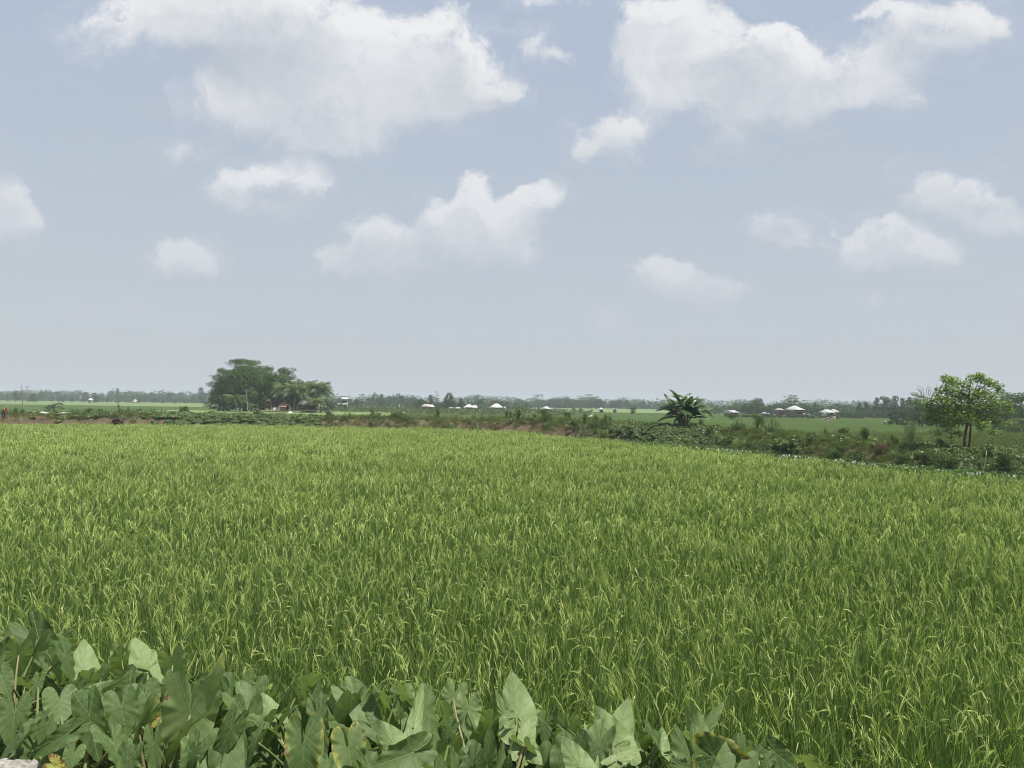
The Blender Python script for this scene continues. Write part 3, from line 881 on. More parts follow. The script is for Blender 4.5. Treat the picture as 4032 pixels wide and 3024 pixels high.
def build_taro():
    seed = 100
    for label, leaves in PLANTS:
        pts = []
        for (z, ax, ay, tx, ty, w, face, dz, lean, fold, curl, age) in leaves:
            A = canopy_point(*zone(z, ax, ay), dz)
            rt = ray(*zone(z, tx, ty))
            if face == 'B' and lean >= .2 and ty < ay + 20:      # blown-over blades that turn their pale underside to the sun
                lean = .85
            L0 = (CAM + rt * A.y - A).length
            T = CAM + rt * (A.y - lean * L0 * (1 if face == 'F' else -1)) - A
            view = (CAM - A).normalized()
            seed += 1
            roll = Quaternion(T.normalized(), R(random.uniform(-14, 14)))
            N = roll @ (view if face == 'F' else -view)
            N = (N - T.normalized() * N.dot(T.normalized())).normalized()
            pts.append((A, T, N, w, fold, curl, age, seed))
        bx = sum(p[0].x for p in pts) / len(pts)
        by = sum(p[0].y for p in pts) / len(pts) + .06
        t = (bx - SHELF_P[0]) * SHELF_N[0] + (by - SHELF_P[1]) * SHELF_N[1]
        by -= max(0, t + .1)
        bz = hz(bx, by) - .02
        root = empty('taro_plant', (bx, by, bz))
        tag(root, label, 'taro plant', 'taro plants along the foot of the road shoulder')
        o = np.array([bx, by, bz])
        # a few low inner leaves that fill the shade under the big ones
        g = np.random.default_rng(seed * 7)
        for _ in range(5):
            a = g.uniform(-.4, 6.28 - .4); rad = g.uniform(.15, .42)
            A = Vector((bx + rad * math.cos(a), by + rad * math.sin(a), bz + g.uniform(.48, .72)))
            T = Vector((math.cos(a), math.sin(a), -g.uniform(.7, 2.6))).normalized() * g.uniform(.2, .34)
            N = Vector((math.cos(a) * .8, math.sin(a) * .8, 1)) + Vector((g.normal(0, .3), g.normal(0, .3), 0))
            seed += 1
            pts.append((A, T, N, g.uniform(.7, 1), g.uniform(.1, .35), .05, g.uniform(.0, .45), seed))
        for _ in range(4):
            a = g.uniform(0, 6.28); rad = g.uniform(.12, .38)
            A = Vector((bx + rad * math.cos(a), by + .12 + rad * math.sin(a), bz + g.uniform(.28, .52)))
            T = Vector((math.cos(a), math.sin(a), -g.uniform(.3, 1.2))).normalized() * g.uniform(.22, .36)
            N = Vector((g.normal(0, .2), g.normal(0, .2), 1))
            seed += 1
            pts.append((A, T, N, g.uniform(.7, 1), .3, .05, g.uniform(.05, .4), seed))
        for (A, T, N, w, fold, curl, age, sd_) in pts:
            N = (N - T.normalized() * N.dot(T.normalized())).normalized()
            me = taro_leaf(A - Vector(o), T, N, T.length, w, fold, random.uniform(.05, .22), curl, random.uniform(.7, 1.3), age, sd_)
            lf = bpy.data.objects.new('leaf', me)
            COL.objects.link(lf); lf.parent = root
            if age > .9:
                tag(lf, 'withered yellow and brown taro leaf')
            stalk(np.array(A) - o, N, (0, 0, 0), sd_).build('stalk', M_STALK, root, smooth=True)
build_taro()

def build_rubble():
    g = np.random.default_rng(5)
    m = solid('pale_rubble', (0.40, 0.385, 0.35), (0.20, 0.19, 0.17), 26.0, 0.95, 0.1, bump=1.0)
    c = canopy_point(-30, 3050, -.10)
    root = empty('rubble_heap', (c.x, c.y, hz(c.x, c.y) - .05))
    tag(root, 'pale heap of broken mortar and grit under the taro leaves at the road edge', 'rubble heap')
    H = c.z - (hz(c.x, c.y) - .05) + .02
    n = 46
    xs, ys = np.meshgrid(np.linspace(-1.1, 1.1, n), np.linspace(-1.0, 1.0, n))
    r = np.hypot(xs / .62, ys / .55)
    z = H * (1 - sstep(.1, 1.7, r)) + .035 * wob(xs * 9, ys * 9) + .02 * wob(xs * 23, ys * 21) + g.normal(0, .008, xs.shape)
    v = np.stack([xs, ys, z], -1).reshape(-1, 3)
    i = np.arange(n - 1)[:, None] * n + np.arange(n - 1)[None]
    f = np.stack([i, i + 1, i + n + 1, i + n], -1).reshape(-1, 4)
    MB().add(v, f).build('grit', m, root, smooth=True)
    for j in range(90):
        a, rad = g.uniform(0, 6.28), abs(g.normal(0, .38))
        x, y = rad * math.cos(a), rad * math.sin(a)
        zz = H * (1 - sstep(.1, 1.7, math.hypot(x / .62, y / .55)))
        s = g.uniform(.012, .035) if j > 4 else g.uniform(.04, .065)
        bm = MB()
        u = g.normal(size=(14, 3)); u /= np.linalg.norm(u, axis=1)[:, None]
        import bmesh
        b = bmesh.new()
        for p in u * s * g.uniform(.7, 1.2, (14, 1)) * (1, 1, .7):
            b.verts.new(p)
        bmesh.ops.convex_hull(b, input=b.verts)
        me = bpy.data.meshes.new('stone'); b.to_mesh(me); b.free()
        me.materials.append(m)
        o = bpy.data.objects.new('stone', me); COL.objects.link(o); o.parent = root
        o.location = (x, y, zz + s * .2)
build_rubble()
# ------------------------------------------------------------------ trees, shrubs and weeds: one builder for each kind
M_BARK = solid('bark', (0.12, 0.095, 0.07), (0.065, 0.05, 0.038), 9.0, 0.95, 0.1, bump=0.6, stretch=(1, 1, .25))
M_PALEBARK = solid('pale_bark', (0.30, 0.28, 0.24), (0.18, 0.16, 0.13), 7.0, 0.95, 0.1, stretch=(1, 1, .3))
M_RAIN = foliage('rain_tree_leaf', (0.034, 0.070, 0.016), (0.075, 0.135, 0.030), (0.14, 0.21, 0.05), trans=.28, rough=.6, spec=.12)
M_BROAD = foliage('broad_tree_leaf', (0.028, 0.058, 0.018), (0.055, 0.100, 0.028), (0.10, 0.155, 0.045), trans=.28, rough=.6, spec=.12)
M_FRESH = foliage('fresh_tree_leaf', (0.060, 0.115, 0.018), (0.130, 0.215, 0.036), (0.31, 0.39, 0.12), trans=.42, rough=.35, spec=.5)
M_PALM = foliage('palm_leaf', (0.045, 0.080, 0.022), (0.090, 0.135, 0.038), (0.21, 0.24, 0.09), trans=.28, rough=.5, spec=.25)
M_BANANA = foliage('banana_leaf', (0.028, 0.065, 0.020), (0.060, 0.120, 0.034), (0.16, 0.24, 0.08), trans=.28, rough=.38, spec=.5)
M_CREEP = foliage('creeper_leaf', (0.056, 0.095, 0.025), (0.108, 0.163, 0.044), (0.21, 0.27, 0.09), trans=.28, rough=.4, spec=.4)
M_WEED = foliage('weed_leaf', (0.055, 0.088, 0.023), (0.108, 0.155, 0.040), (0.19, 0.23, 0.07), trans=.3, rough=.6)
M_OLIVE = foliage('olive_shrub_leaf', (0.040, 0.066, 0.018), (0.082, 0.122, 0.034), (0.17, 0.205, 0.065), trans=.3, rough=.6, spec=.15)
M_GRASS = foliage('bank_grass', (0.09, 0.135, 0.035), (0.17, 0.22, 0.06), (0.27, 0.31, 0.10), trans=.3, rough=.6)
M_DRY = foliage('dry_stems', (0.09, 0.055, 0.034), (0.18, 0.115, 0.065), (0.30, 0.21, 0.12), trans=.15, rough=.9, spec=.1)
M_HYA = foliage('hyacinth_leaf', (0.05, 0.10, 0.022), (0.09, 0.165, 0.036), (0.17, 0.25, 0.07), trans=.25, rough=.35, spec=.5)

def shell(g, c, r, n, up=0.6, fill=.55):
    """Leaf positions and normals in a lumpy ellipsoid, denser near its skin."""
    u = g.normal(size=(n, 3)); u /= np.linalg.norm(u, axis=1)[:, None]
    rad = (fill + (1 - fill) * g.random(n)) ** .7
    p = np.asarray(c) + u * np.asarray(r) * rad[:, None]
    nrm = u * np.array([1, 1, .8]) + np.array([0, 0, up]) + g.normal(0, .45, (n, 3))
    return p, nrm

def limb(mb, g, a, b, r0, r1, sag=.08, n=5, sides=5, tint=.5):
    a, b = np.asarray(a, float), np.asarray(b, float)
    t = np.linspace(0, 1, n)[:, None]
    off = g.normal(0, 1, 3) * np.linalg.norm(b - a) * sag
    mb.tube(a + (b - a) * t + off * np.sin(t * math.pi) + np.array([0, 0, .12]) * np.linalg.norm(b - a) * np.sin(t * math.pi), np.linspace(r0, r1, n), sides, tint)

def tree_parts(crown, trunk, cmat, tmat, name, loc=(0, 0, 0), rz=0.0, scale=1.0):
    root = empty(name, loc, rz, scale)
    crown.build('crown', cmat, root)
    trunk.build('trunk', tmat, root, smooth=True)
    return root

def round_tree(g, leaf=.05, nleaf=1500, w=.42, base=.22, nblob=13, peak=0.0):
    """Bushy broad-leaved tree, one metre tall."""
    cr, tr = MB(), MB()
    tr.tube([(0, 0, 0), (.01, .01, base * .6), (0, .01, base * 1.3), (.01, 0, .55)], [.032, .026, .022, .012], 7)
    for i in range(nblob):
        a = i * 2.4 + g.uniform(-.4, .4); h = base + .12 + (.82 - base) * (i + .5) / nblob
        env = math.sin(min(1, (h - base) / (1 - base) * .92 + .1) * math.pi) ** .6
        rr = w * env * g.uniform(.45, .8) * (1 - peak * (h - .3))
        c = np.array([rr * math.cos(a), rr * math.sin(a), h])
        r = np.array([.17, .17, .12]) * g.uniform(.75, 1.2) * (w / .42) ** .5
        c[2] = min(c[2], 1 - r[2])
        p, n_ = shell(g, c, r, nleaf // nblob)
        cr.leaves(p, n_, leaf * g.uniform(.7, 1.3, len(p)), .6, np.clip(g.normal(.45, .16, len(p)) + g.normal(0, .1), 0, 1))
        limb(tr, g, (0, 0, base + .1 * (i % 3) + .05), c, .012, .004)
    return cr, tr

def umbrella_tree(g, leaf=.05, nleaf=1700, w=.6, base=.35, layers=4, airy=0.0, dense=1.0):
    """Rain tree, one metre tall: a forking trunk under flat spreading tiers of foliage."""
    cr, tr = MB(), MB()
    tr.tube([(0, 0, 0), (.012, 0, base * .5), (0, .012, base)], [.042, .034, .03], 7)
    pads = []
    for l in range(layers):
        h = base + .14 + (.9 - base - .14) * l / max(layers - 1, 1)
        env = w * (1 - (.62 if dense == 1 else .50) * (l / max(layers - 1, 1)) ** 1.4)
        k = int(([6, 7, 5, 3, 2] if dense == 1 else [6, 7, 7, 6, 5])[min(l, 4)] * dense)
        for i in range(k):
            a = 6.28 * i / k + g.uniform(-.4, .4) + l
            rr = env * (g.uniform(.45, .95) if dense == 1 else math.sqrt(g.uniform(.03, .9)))
            pads.append((np.array([rr * math.cos(a), rr * math.sin(a), h + g.uniform(-.05, .05) + .04 * (1 - rr / w)]), g.uniform(.13, .22) * (w / .6)))
    for c, r in pads:
        m = int(nleaf / len(pads) * (1 - airy))
        u = g.normal(size=(m, 3)); u /= np.linalg.norm(u, axis=1)[:, None]
        p = c + u * np.array([r, r, r * (.26 if dense == 1 else .36)]) * (.35 + .65 * g.random((m, 1)) ** .5)
        n_ = np.array([0, 0, 1]) + g.normal(0, .42, (m, 3))
        cr.leaves(p, n_, leaf * g.uniform(.7, 1.3, m), .62, np.clip(g.normal(.45, .17, m) + g.normal(0, .12), 0, 1))
        fork = np.array([g.normal(0, .02), g.normal(0, .02), base * g.uniform(.8, 1.05)])
        limb(tr, g, fork, c - np.array([0, 0, r * .12]), .016, .004, .05)
    return cr, tr

def column_tree(g, leaf=.04, nleaf=1000, w=.16, base=.2):
    """Narrow upright tree, one metre tall, foliage in separate tufts up the stem."""
    cr, tr = MB(), MB()
    tr.tube([(0, 0, 0), (.008, 0, .4), (-.006, .005, .75), (0, 0, .97)], [.02, .015, .009, .003], 6)
    k = 12
    for i in range(k):
        h = base + (.95 - base) * (i + .5) / k
        env = w * (1 - .45 * abs(h - .55) / .45)
        for s in range(2):
            a = g.uniform(0, 6.28)
            c = np.array([env * .55 * math.cos(a), env * .55 * math.sin(a), h])
            p, n_ = shell(g, c, np.array([.085, .085, .055]) * g.uniform(.7, 1.25), nleaf // (2 * k), .4)
            cr.leaves(p, n_, leaf * g.uniform(.7, 1.3, len(p)), .55, np.clip(g.normal(.42, .17, len(p)) + g.normal(0, .1), 0, 1))
            limb(tr, g, (0, 0, h - .06), c, .005, .002, n=3, sides=4)
    return cr, tr

def frond(mb, g, p0, az, L, lean, bend, n=16, wid=.16, tint=.5, droop=.55):
    """Feather leaf: a rib with pinnae down both sides."""
    pts, q, a = [], np.asarray(p0, float), lean
    h = np.array([math.cos(az), math.sin(az), 0]); sd_ = np.array([-math.sin(az), math.cos(az), 0])
    for i in range(n + 1):
        pts.append(q.copy())
        q = q + L / n * (h * math.sin(a) + np.array([0, 0, math.cos(a)]))
        a += bend / n
    pts = np.array(pts)
    d = np.gradient(pts, axis=0); d /= np.linalg.norm(d, axis=1)[:, None]
    mb.tube(pts, np.linspace(.012 * L, .002 * L, n + 1), 4, .8)
    V, Fq, T = [], [], []
    for i in range(2, n + 1):
        for k in range(2):
            for s in (-1, 1):
                t = (i + k * .5) / n
                if t > 1: continue
                b = pts[i] + (pts[min(i + 1, n)] - pts[i]) * k * .5
                l = L * wid * 2.2 * math.sin(min(1, t * 1.02) * math.pi * .86 + .22) * g.uniform(.85, 1.1)
                out = sd_ * s * .8 + d[i] * .55 + np.array([0, 0, -droop * g.uniform(.6, 1.3)])
                out /= np.linalg.norm(out)
                m0 = b + out * l * .5; e = b + out * l + np.array([0, 0, -.12 * l])
                w_ = d[i] * L * .013
                j = len(V)
                V += [b - w_, b + w_, m0 + w_ * .9, m0 - w_ * .9, e]
                Fq.append((j, j + 1, j + 2, j + 3)); T.append((j + 3, j + 2, j + 4))
    tt = tint + g.normal(0, .06)
    mb.add(np.array(V), np.array(Fq), tt)
    mb.f.append(np.array(T) + mb.nv - len(V)); mb.m.append(np.zeros(len(T), int))

def palm_tree(g, h=.62, nf=18, L=.42, dead=1):
    """Coconut palm, one metre tall."""
    cr, tr = MB(), MB()
    bend = g.normal(0, .04, 2)
    pts = [(bend[0] * t * t, bend[1] * t * t, h * t) for t in np.linspace(0, 1, 9)]
    tr.tube(pts, np.linspace(.024, .015, 9) + np.array([.01] + [0] * 8), 8)
    top = np.array(pts[-1])
    for i in range(nf):
        az = i * 2.4 + g.uniform(-.25, .25)
        u = i / (nf - 1)
        frond(cr, g, top + np.array([0, 0, .01]), az, L * g.uniform(.85, 1.1), .12 + 1.25 * u, 1.1 + .8 * (1 - abs(u - .4)), 14, .17, np.clip(.55 - .1 * u + g.normal(0, .1), 0, 1), .5 + .3 * u)
    for i in range(dead):
        frond(cr, g, top, g.uniform(0, 6.28), L * .9, 1.9, 1.0, 12, .13, .95, 1.0)
    return cr, tr

def bare_tree(g, spread=.3, fork=.35, nb=7):
    tr, tw = MB(), MB()
    tr.tube([(0, 0, 0), (.01, 0, fork * .6), (0, .01, fork)], [.028, .022, .02], 6)
    for i in range(nb):
        a = 6.28 * i / nb + g.uniform(-.3, .3)
        e = np.array([spread * math.cos(a) * g.uniform(.5, 1), spread * math.sin(a) * g.uniform(.5, 1), g.uniform(.75, 1.0)])
        s = np.array([0, 0, fork * g.uniform(.8, 1)])
        limb(tr, g, s, e, .012, .003, .05)
        for j in range(5):
            b = s + (e - s) * g.uniform(.45, .95)
            limb(tw, g, b, b + np.array([g.normal(0, .1), g.normal(0, .1), g.uniform(.05, .15)]), .004, .0015, .1, 3, 4)
    return tw, tr

def shrub(g, w=.5, leaf=.08, n=700, aspect=.6, lumps=9, stems=6, upright=.3):
    """Bush one metre tall with several stems."""
    cr, st = MB(), MB()
    for i in range(lumps):
        a = g.uniform(0, 6.28); rr = w * math.sqrt(g.random()) * .75
        h = g.uniform(.22, .88) if i else .85
        rr *= math.sin(min(1, h + .25) * math.pi * .8) ** .5 + .15
        c = np.array([rr * math.cos(a), rr * math.sin(a), h])
        r = np.array([.26, .26, .2 + upright * .12]) * g.uniform(.7, 1.1) * (w / .5) ** .6
        c[2] = min(max(c[2], r[2] * .8), 1 - r[2] * .8)
        p, n_ = shell(g, c, r, n // lumps, .5, .35)
        cr.leaves(p, n_, leaf * g.uniform(.65, 1.35, len(p)), aspect, np.clip(g.normal(.45, .18, len(p)) + g.normal(0, .1), 0, 1))
        limb(st, g, (g.normal(0, .06), g.normal(0, .06), 0), c, .014, .005, .06, 4, 4)
    for i in range(stems):      # shoots that break the outline
        a = g.uniform(0, 6.28); rr = g.uniform(.2, .8) * w
        e = np.array([rr * math.cos(a), rr * math.sin(a), g.uniform(.75, 1.12)])
        limb(st, g, (rr * .3 * math.cos(a), rr * .3 * math.sin(a), .3), e, .008, .003, .05, 4, 4)
        m = 16
        t = g.uniform(.3, 1, (m, 1))
        p = np.array([rr * .3 * math.cos(a), rr * .3 * math.sin(a), .3]) * (1 - t) + e * t + g.normal(0, .025, (m, 3))
        cr.leaves(p, g.normal(0, .6, (m, 3)) + np.array([0, 0, .7]), leaf * g.uniform(.7, 1.2, m), aspect, np.clip(g.normal(.55, .18, m), 0, 1))
    return cr, st

def bush(g, cmat, name, loc, hgt, wid, label, cat, group=None, **kw):
    cr, st = shrub(g, **kw)
    w = wid / 2 / (kw.get('w', .5) + .12)
    root = empty(name, loc, g.uniform(0, 6.28), (w, w, hgt))
    cr.build('foliage', cmat, root)
    st.build('stem', M_BARK, root)
    return tag(root, label, cat, group)

# ---- ground cover of the banks, the ditch and the levee
def weed_protos():
    out = []
    g = np.random.default_rng(77)
    for i in range(3):      # 0-2 creeper cushions: round leaves lapping over each other
        mb = MB()
        n = 260
        r = .62 * np.sqrt(g.random(n)); a = g.random(n) * 6.28
        dome = .42 * (1 - (r / .66) ** 2) + .05
        p = np.stack([r * np.cos(a), r * np.sin(a), dome * g.uniform(.55, 1.0, n)], -1)
        nr = np.stack([np.cos(a) * r * 1.4, np.sin(a) * r * 1.4, np.full(n, .9)], -1) + g.normal(0, .38, (n, 3))
        mb.leaves(p, nr, g.uniform(.10, .19, n), .95, np.clip(g.normal(.45, .2, n), 0, 1), 0)
        out.append(mb.build('x', [M_CREEP], link=False))
    for i in range(3):      # 3-5 leafy weeds
        mb = MB()
        for j in range(9):
            x, y = g.normal(0, .22, 2); h = g.uniform(.3, .75)
            e = np.array([x + g.normal(0, .12), y + g.normal(0, .12), h])
            mb.tube([(x, y, 0), (x, y, h * .5), e], [.006, .005, .003], 3, .2, cap=False)
            m = 26
            t = g.uniform(.2, 1.05, (m, 1))
            p = np.array([x, y, 0]) * (1 - t) + e * t + g.normal(0, .055, (m, 3))
            mb.leaves(p, g.normal(0, .6, (m, 3)) + np.array([0, 0, .8]), g.uniform(.05, .12, m), .45, np.clip(g.normal(.45, .2, m), 0, 1), 0)
        out.append(mb.build('x', [M_WEED], link=False))
    for i in range(3):      # 6-8 grass
        mb = MB(); n = 120
        b = np.concatenate([g.normal(0, .25, (n, 2)), np.zeros((n, 1))], 1)
        mb.ribbons(b, g.random(n) * 6.28, np.abs(g.normal(.25, .2, n)), g.uniform(.2, 1.3, n), g.uniform(.22, .6, n), g.uniform(.01, .02, n), 3, np.clip(g.normal(.5, .2, n), 0, 1), twist=g.random(n) * 6.28)
        out.append(mb.build('x', [M_GRASS], link=False))
    for i in range(2):      # 9-10 dry brown stems
        mb = MB(); n = 90
        b = np.concatenate([g.normal(0, .28, (n, 2)), np.zeros((n, 1))], 1)
        mb.ribbons(b, g.random(n) * 6.28, np.abs(g.normal(.4, .3, n)), g.uniform(.1, 1.5, n), g.uniform(.15, .45, n), g.uniform(.008, .018, n), 3, np.clip(g.normal(.5, .22, n), 0, 1), twist=g.random(n) * 6.28)
        out.append(mb.build('x', [M_DRY], link=False))
    for i in range(2):      # 11-12 big soft leaves
        mb = MB()
        n = 26
        a = g.random(n) * 6.28; r = g.uniform(.08, .4, n)
        p = np.stack([r * np.cos(a), r * np.sin(a), g.uniform(.25, .62, n)], -1)
        nr = np.stack([np.cos(a) * .7, np.sin(a) * .7, np.full(n, .6)], -1) + g.normal(0, .3, (n, 3))
        mb.leaves(p, nr, g.uniform(.22, .38, n), .75, np.clip(g.normal(.55, .2, n), 0, 1), 0)
        for j in range(0, n, 2):
            mb.tube([(p[j][0] * .2, p[j][1] * .2, 0), tuple(p[j] * [.6, .6, .7]), tuple(p[j])], [.012, .009, .006], 3, .6, cap=False)
        out.append(mb.build('x', [M_CREEP], link=False))
    return out

def hyacinth_protos():
    out = []
    g = np.random.default_rng(78)
    for i in range(3):
        mb = MB(); n = 60
        a = g.random(n) * 6.28; r = .5 * np.sqrt(g.random(n))
        p = np.stack([r * np.cos(a), r * np.sin(a), g.uniform(.05, .26, n)], -1)
        mb.leaves(p, np.array([0, 0, .7]) + g.normal(0, .5, (n, 3)), g.uniform(.08, .15, n), .9, np.clip(g.normal(.5, .2, n), 0, 1))
        out.append(mb.build('x', [M_HYA], link=False))
    return out

def band_points(n, smin, smax, ymax=125):
    """Random points in view whose distance beyond the rice lies in a band, evened out by picture area."""
    d = 28 * (ymax / 28) ** RNG.random(n * 3) if True else 0
    u = RNG.uniform(-.71, .71, n * 3)
    x, y = u * d, d
    s = edge_dist(x, y)
    ok = (s > smin) & (s < smax)
    return x[ok][:n], y[ok][:n], s[ok][:n]

def build_ground_cover():
    # banks round the near field
    x, y, s = band_points(60000, .1, 12.5)
    w = ditch_w(x)
    keep = s > w - .15
    x, y, s, w = x[keep], y[keep], s[keep], w[keep]
    u = x / y * F_PX + CX
    q = s - w
    soil = soil_amount(x, y)
    n = len(x)
    rnd = RNG.random(n)
    cre = np.clip(sstep(560, 700, u) * (1 - sstep(1230, 1290, u)) + sstep(2330, 2480, u) * (1 - sstep(2760, 2860, u)) + .35 * sstep(3560, 3640, u) * (1 - sstep(3900, 3960, u)) + .45 * sstep(.3, .6, wob(x, y, .4)), 0, 1)
    cre *= (q > -.3) * (1 - sstep(5.5, 7.5, q))
    big = (sstep(.35, .7, wob(x + 30, y, .55)) * sstep(2750, 3000, u) * .5 + .05) * (q < 6)
    dry = np.clip(soil * .8 + .6 * sstep(-.1, .5, wob(x - 9, y + 4, .45)), 0, .9)
    kind = np.where(rnd < .55, 3 + RNG.integers(0, 3, n), 6 + RNG.integers(0, 3, n))
    kind = np.where(RNG.random(n) < dry, 9 + RNG.integers(0, 2, n), kind)
    kind = np.where(RNG.random(n) < big, 11 + RNG.integers(0, 2, n), kind)
    kind = np.where(RNG.random(n) < cre, RNG.integers(0, 3, n), kind)
    # thinner where the earth is bare, thinner behind the crest, and evened out over distance
    p = np.clip((1 - .55 * soil) * np.where(q > 6, .45, 1.0), 0, 1) * np.clip((y / 60) ** 1.0, .3, 1)
    ok = RNG.random(n) < p
    x, y, kind, soil, q, u = x[ok], y[ok], kind[ok], soil[ok], q[ok], u[ok]
    n = len(x)
    sc = RNG.uniform(.4, 1.0, n) * np.clip(.75 + (y - 40) / 140, .75, 1.15) * (1 - .35 * soil)
    sc = np.where(q > 5.5, sc * .6, sc) * (1 - .1 * sstep(2500, 3200, u))
    hs = sc * np.where(kind < 3, 1 + .3 * sstep(2100, 2600, u), 1.0) * RNG.uniform(.45, 1.2, n)
    P = np.stack([x, y, height(x, y) - .03], -1)
    rot = np.stack([RNG.normal(0, .12, n), RNG.normal(0, .12, n), RNG.uniform(0, 6.28, n)], -1)
    protos = weed_protos()
    print('bank weeds', n)
    scatter('bank_weeds', P, rot, np.stack([sc, sc, hs], -1), kind, protos, 'tangle of weeds, creepers and dry stems covering the earth bank', 'weeds')
    # ditch full of hyacinth leaves
    x, y, s = band_points(16000, .35, 3.0, 95)
    ok = (s < ditch_w(x) + .2) & (x > -3) & (RNG.random(len(x)) < np.clip(y / 55, .5, 1))
    x, y = x[ok], y[ok]
    n = len(x)
    sc = RNG.uniform(.7, 1.1, n)
    scatter('hyacinth_mat', np.stack([x, y, height(x, y) - .02], -1), np.stack([np.zeros(n), np.zeros(n), RNG.uniform(0, 6.28, n)], -1),
            np.stack([sc, sc, sc * 1.3], -1), RNG.integers(0, 3, n), hyacinth_protos(), 'floating mat of round water hyacinth leaves filling the ditch', 'water plants')
    # rough grass over the rise beyond the bank to the east
    n = 9000
    u = RNG.uniform(.40, .74, n); d = 42 * (110 / 42) ** RNG.random(n)
    x, y = u * d, d
    s = edge_dist(x, y)
    ok = (s > 11) & (s < 70)
    x, y = x[ok], y[ok]; n = len(x)
    kind = np.where(RNG.random(n) < .5 + .4 * wob(x, y, .25), RNG.integers(3, 6, n), np.where(RNG.random(n) < .15, 2, RNG.integers(0, 3, n)))
    sc = RNG.uniform(.7, 1.3, n)
    prot5 = [bpy.data.objects.new('x', p.data) for p in protos[6:9] + protos[3:6]]
    scatter('rough_grass', np.stack([x, y, height(x, y) - .02], -1), np.stack([np.zeros(n), np.zeros(n), RNG.uniform(0, 6.28, n)], -1),
            np.stack([sc, sc, sc * RNG.uniform(.5, 1.0, n)], -1), kind, prot5, 'rough grass and low weeds on the rise behind the young tree', 'grass')
    # far levee
    n = 5200
    x = RNG.uniform(-66, 20, n); y = 238 + .06 * x + RNG.normal(0, 5.5, n)
    z = height(x, y)
    ok = z > .12
    x, y, z = x[ok], y[ok], z[ok]; n = len(x)
    kind = np.where(RNG.random(n) < .4, 9 + RNG.integers(0, 2, n), np.where(RNG.random(n) < .5, RNG.integers(0, 3, n), 3 + RNG.integers(0, 3, n)))
    sc = RNG.uniform(1.0, 1.9, n)
    prot2 = [bpy.data.objects.new('x', p.data) for p in protos]
    scatter('levee_weeds', np.stack([x, y, z - .05], -1), np.stack([np.zeros(n), np.zeros(n), RNG.uniform(0, 6.28, n)], -1),
            np.stack([sc, sc, sc * .9], -1), kind, prot2, 'brownish weeds along the low levee in front of the village', 'weeds')
    # vegetable patch of low creepers between the bank and the homestead
    n = 900
    px = RNG.uniform(560, 1000, n); d = RNG.uniform(118, 165, n)
    x = (px - CX) / F_PX * d; y = d
    ok = wob(x, y, .12) > -.25
    x, y = x[ok], y[ok]; n = len(x)
    sc = RNG.uniform(1.0, 1.7, n)
    prot3 = [bpy.data.objects.new('x', p.data) for p in protos[:3]]
    scatter('gourd_patch', np.stack([x, y, height(x, y)], -1), np.stack([np.zeros(n), np.zeros(n), RNG.uniform(0, 6.28, n)], -1),
            np.stack([sc, sc, sc * 1.1], -1), RNG.integers(0, 3, n), prot3, 'low patch of dark green creepers in front of the tree-shaded homestead', 'creepers')
    # shade-loving weeds and litter on the taro shelf
    n = 1500
    x = RNG.uniform(-6.5, 3.2, n); y = RNG.uniform(3.4, 9, n)
    t = (x - SHELF_P[0]) * SHELF_N[0] + (y - SHELF_P[1]) * SHELF_N[1]
    ok = (t < .5) & (t > -4)
    x, y = x[ok], y[ok]; n = len(x)
    kind = RNG.choice([0, 1, 2, 3, 4, 5], n, p=[.32, .3, .2, .06, .06, .06])
    sc = RNG.uniform(.35, .6, n)
    prot4 = [bpy.data.objects.new('x', p.data) for p in (protos[3:6] + protos[6:8] + protos[9:10])]
    scatter('shelf_undergrowth', np.stack([x, y, height(x, y) - .01], -1), np.stack([np.zeros(n), np.zeros(n), RNG.uniform(0, 6.28, n)], -1),
            np.stack([sc, sc, sc], -1), kind, prot4, 'small weeds and dry litter in the shade under the taro leaves', 'undergrowth')
build_ground_cover()
# ------------------------------------------------------------------ prototypes that are copied over the plain
def proto_bank():
    P = {}
    g = np.random.default_rng(301)
    def mk(key, parts, cm, tm):
        cr, tr = parts
        P.setdefault(key, []).append((cr.mesh('crown', cm), tr.mesh('trunk', tm, smooth=True)))
    for i in range(5):
        mk('round', round_tree(g, .06, 1500, g.uniform(.38, .52), g.uniform(.0, .12), 15, g.uniform(0, .5)), M_BROAD, M_BARK)
    for i in range(4):
        mk('umbrella', umbrella_tree(g, .05, 1500, g.uniform(.55, .75), g.uniform(.3, .42), 4), M_RAIN, M_BARK)
    for i in range(2):
        mk('airy', umbrella_tree(g, .04, 1300, .5, .3, 4, airy=.55), M_RAIN, M_PALEBARK)
    for i in range(4):
        mk('column', column_tree(g, .045, 1000, g.uniform(.14, .2)), M_BROAD, M_BARK)
    for i in range(3):
        mk('palm', palm_tree(g, g.uniform(.58, .66)), M_PALM, M_PALEBARK)
    for i in range(2):
        mk('bare', bare_tree(g, .28 + .1 * i, .35 - .1 * i, 8), M_PALEBARK, M_PALEBARK)
    for i in range(4):
        mk('bush', shrub(g, .6, .09, 700, lumps=8, stems=5), M_BROAD, M_BARK)
    return P
PROTO = proto_bank()
TREE_NAME = {'round': 'broadleaf_tree', 'umbrella': 'rain_tree', 'airy': 'thin_rain_tree', 'column': 'slender_tree', 'palm': 'coconut_palm', 'bare': 'bare_tree', 'bush': 'bush'}
TG = np.random.default_rng(909)

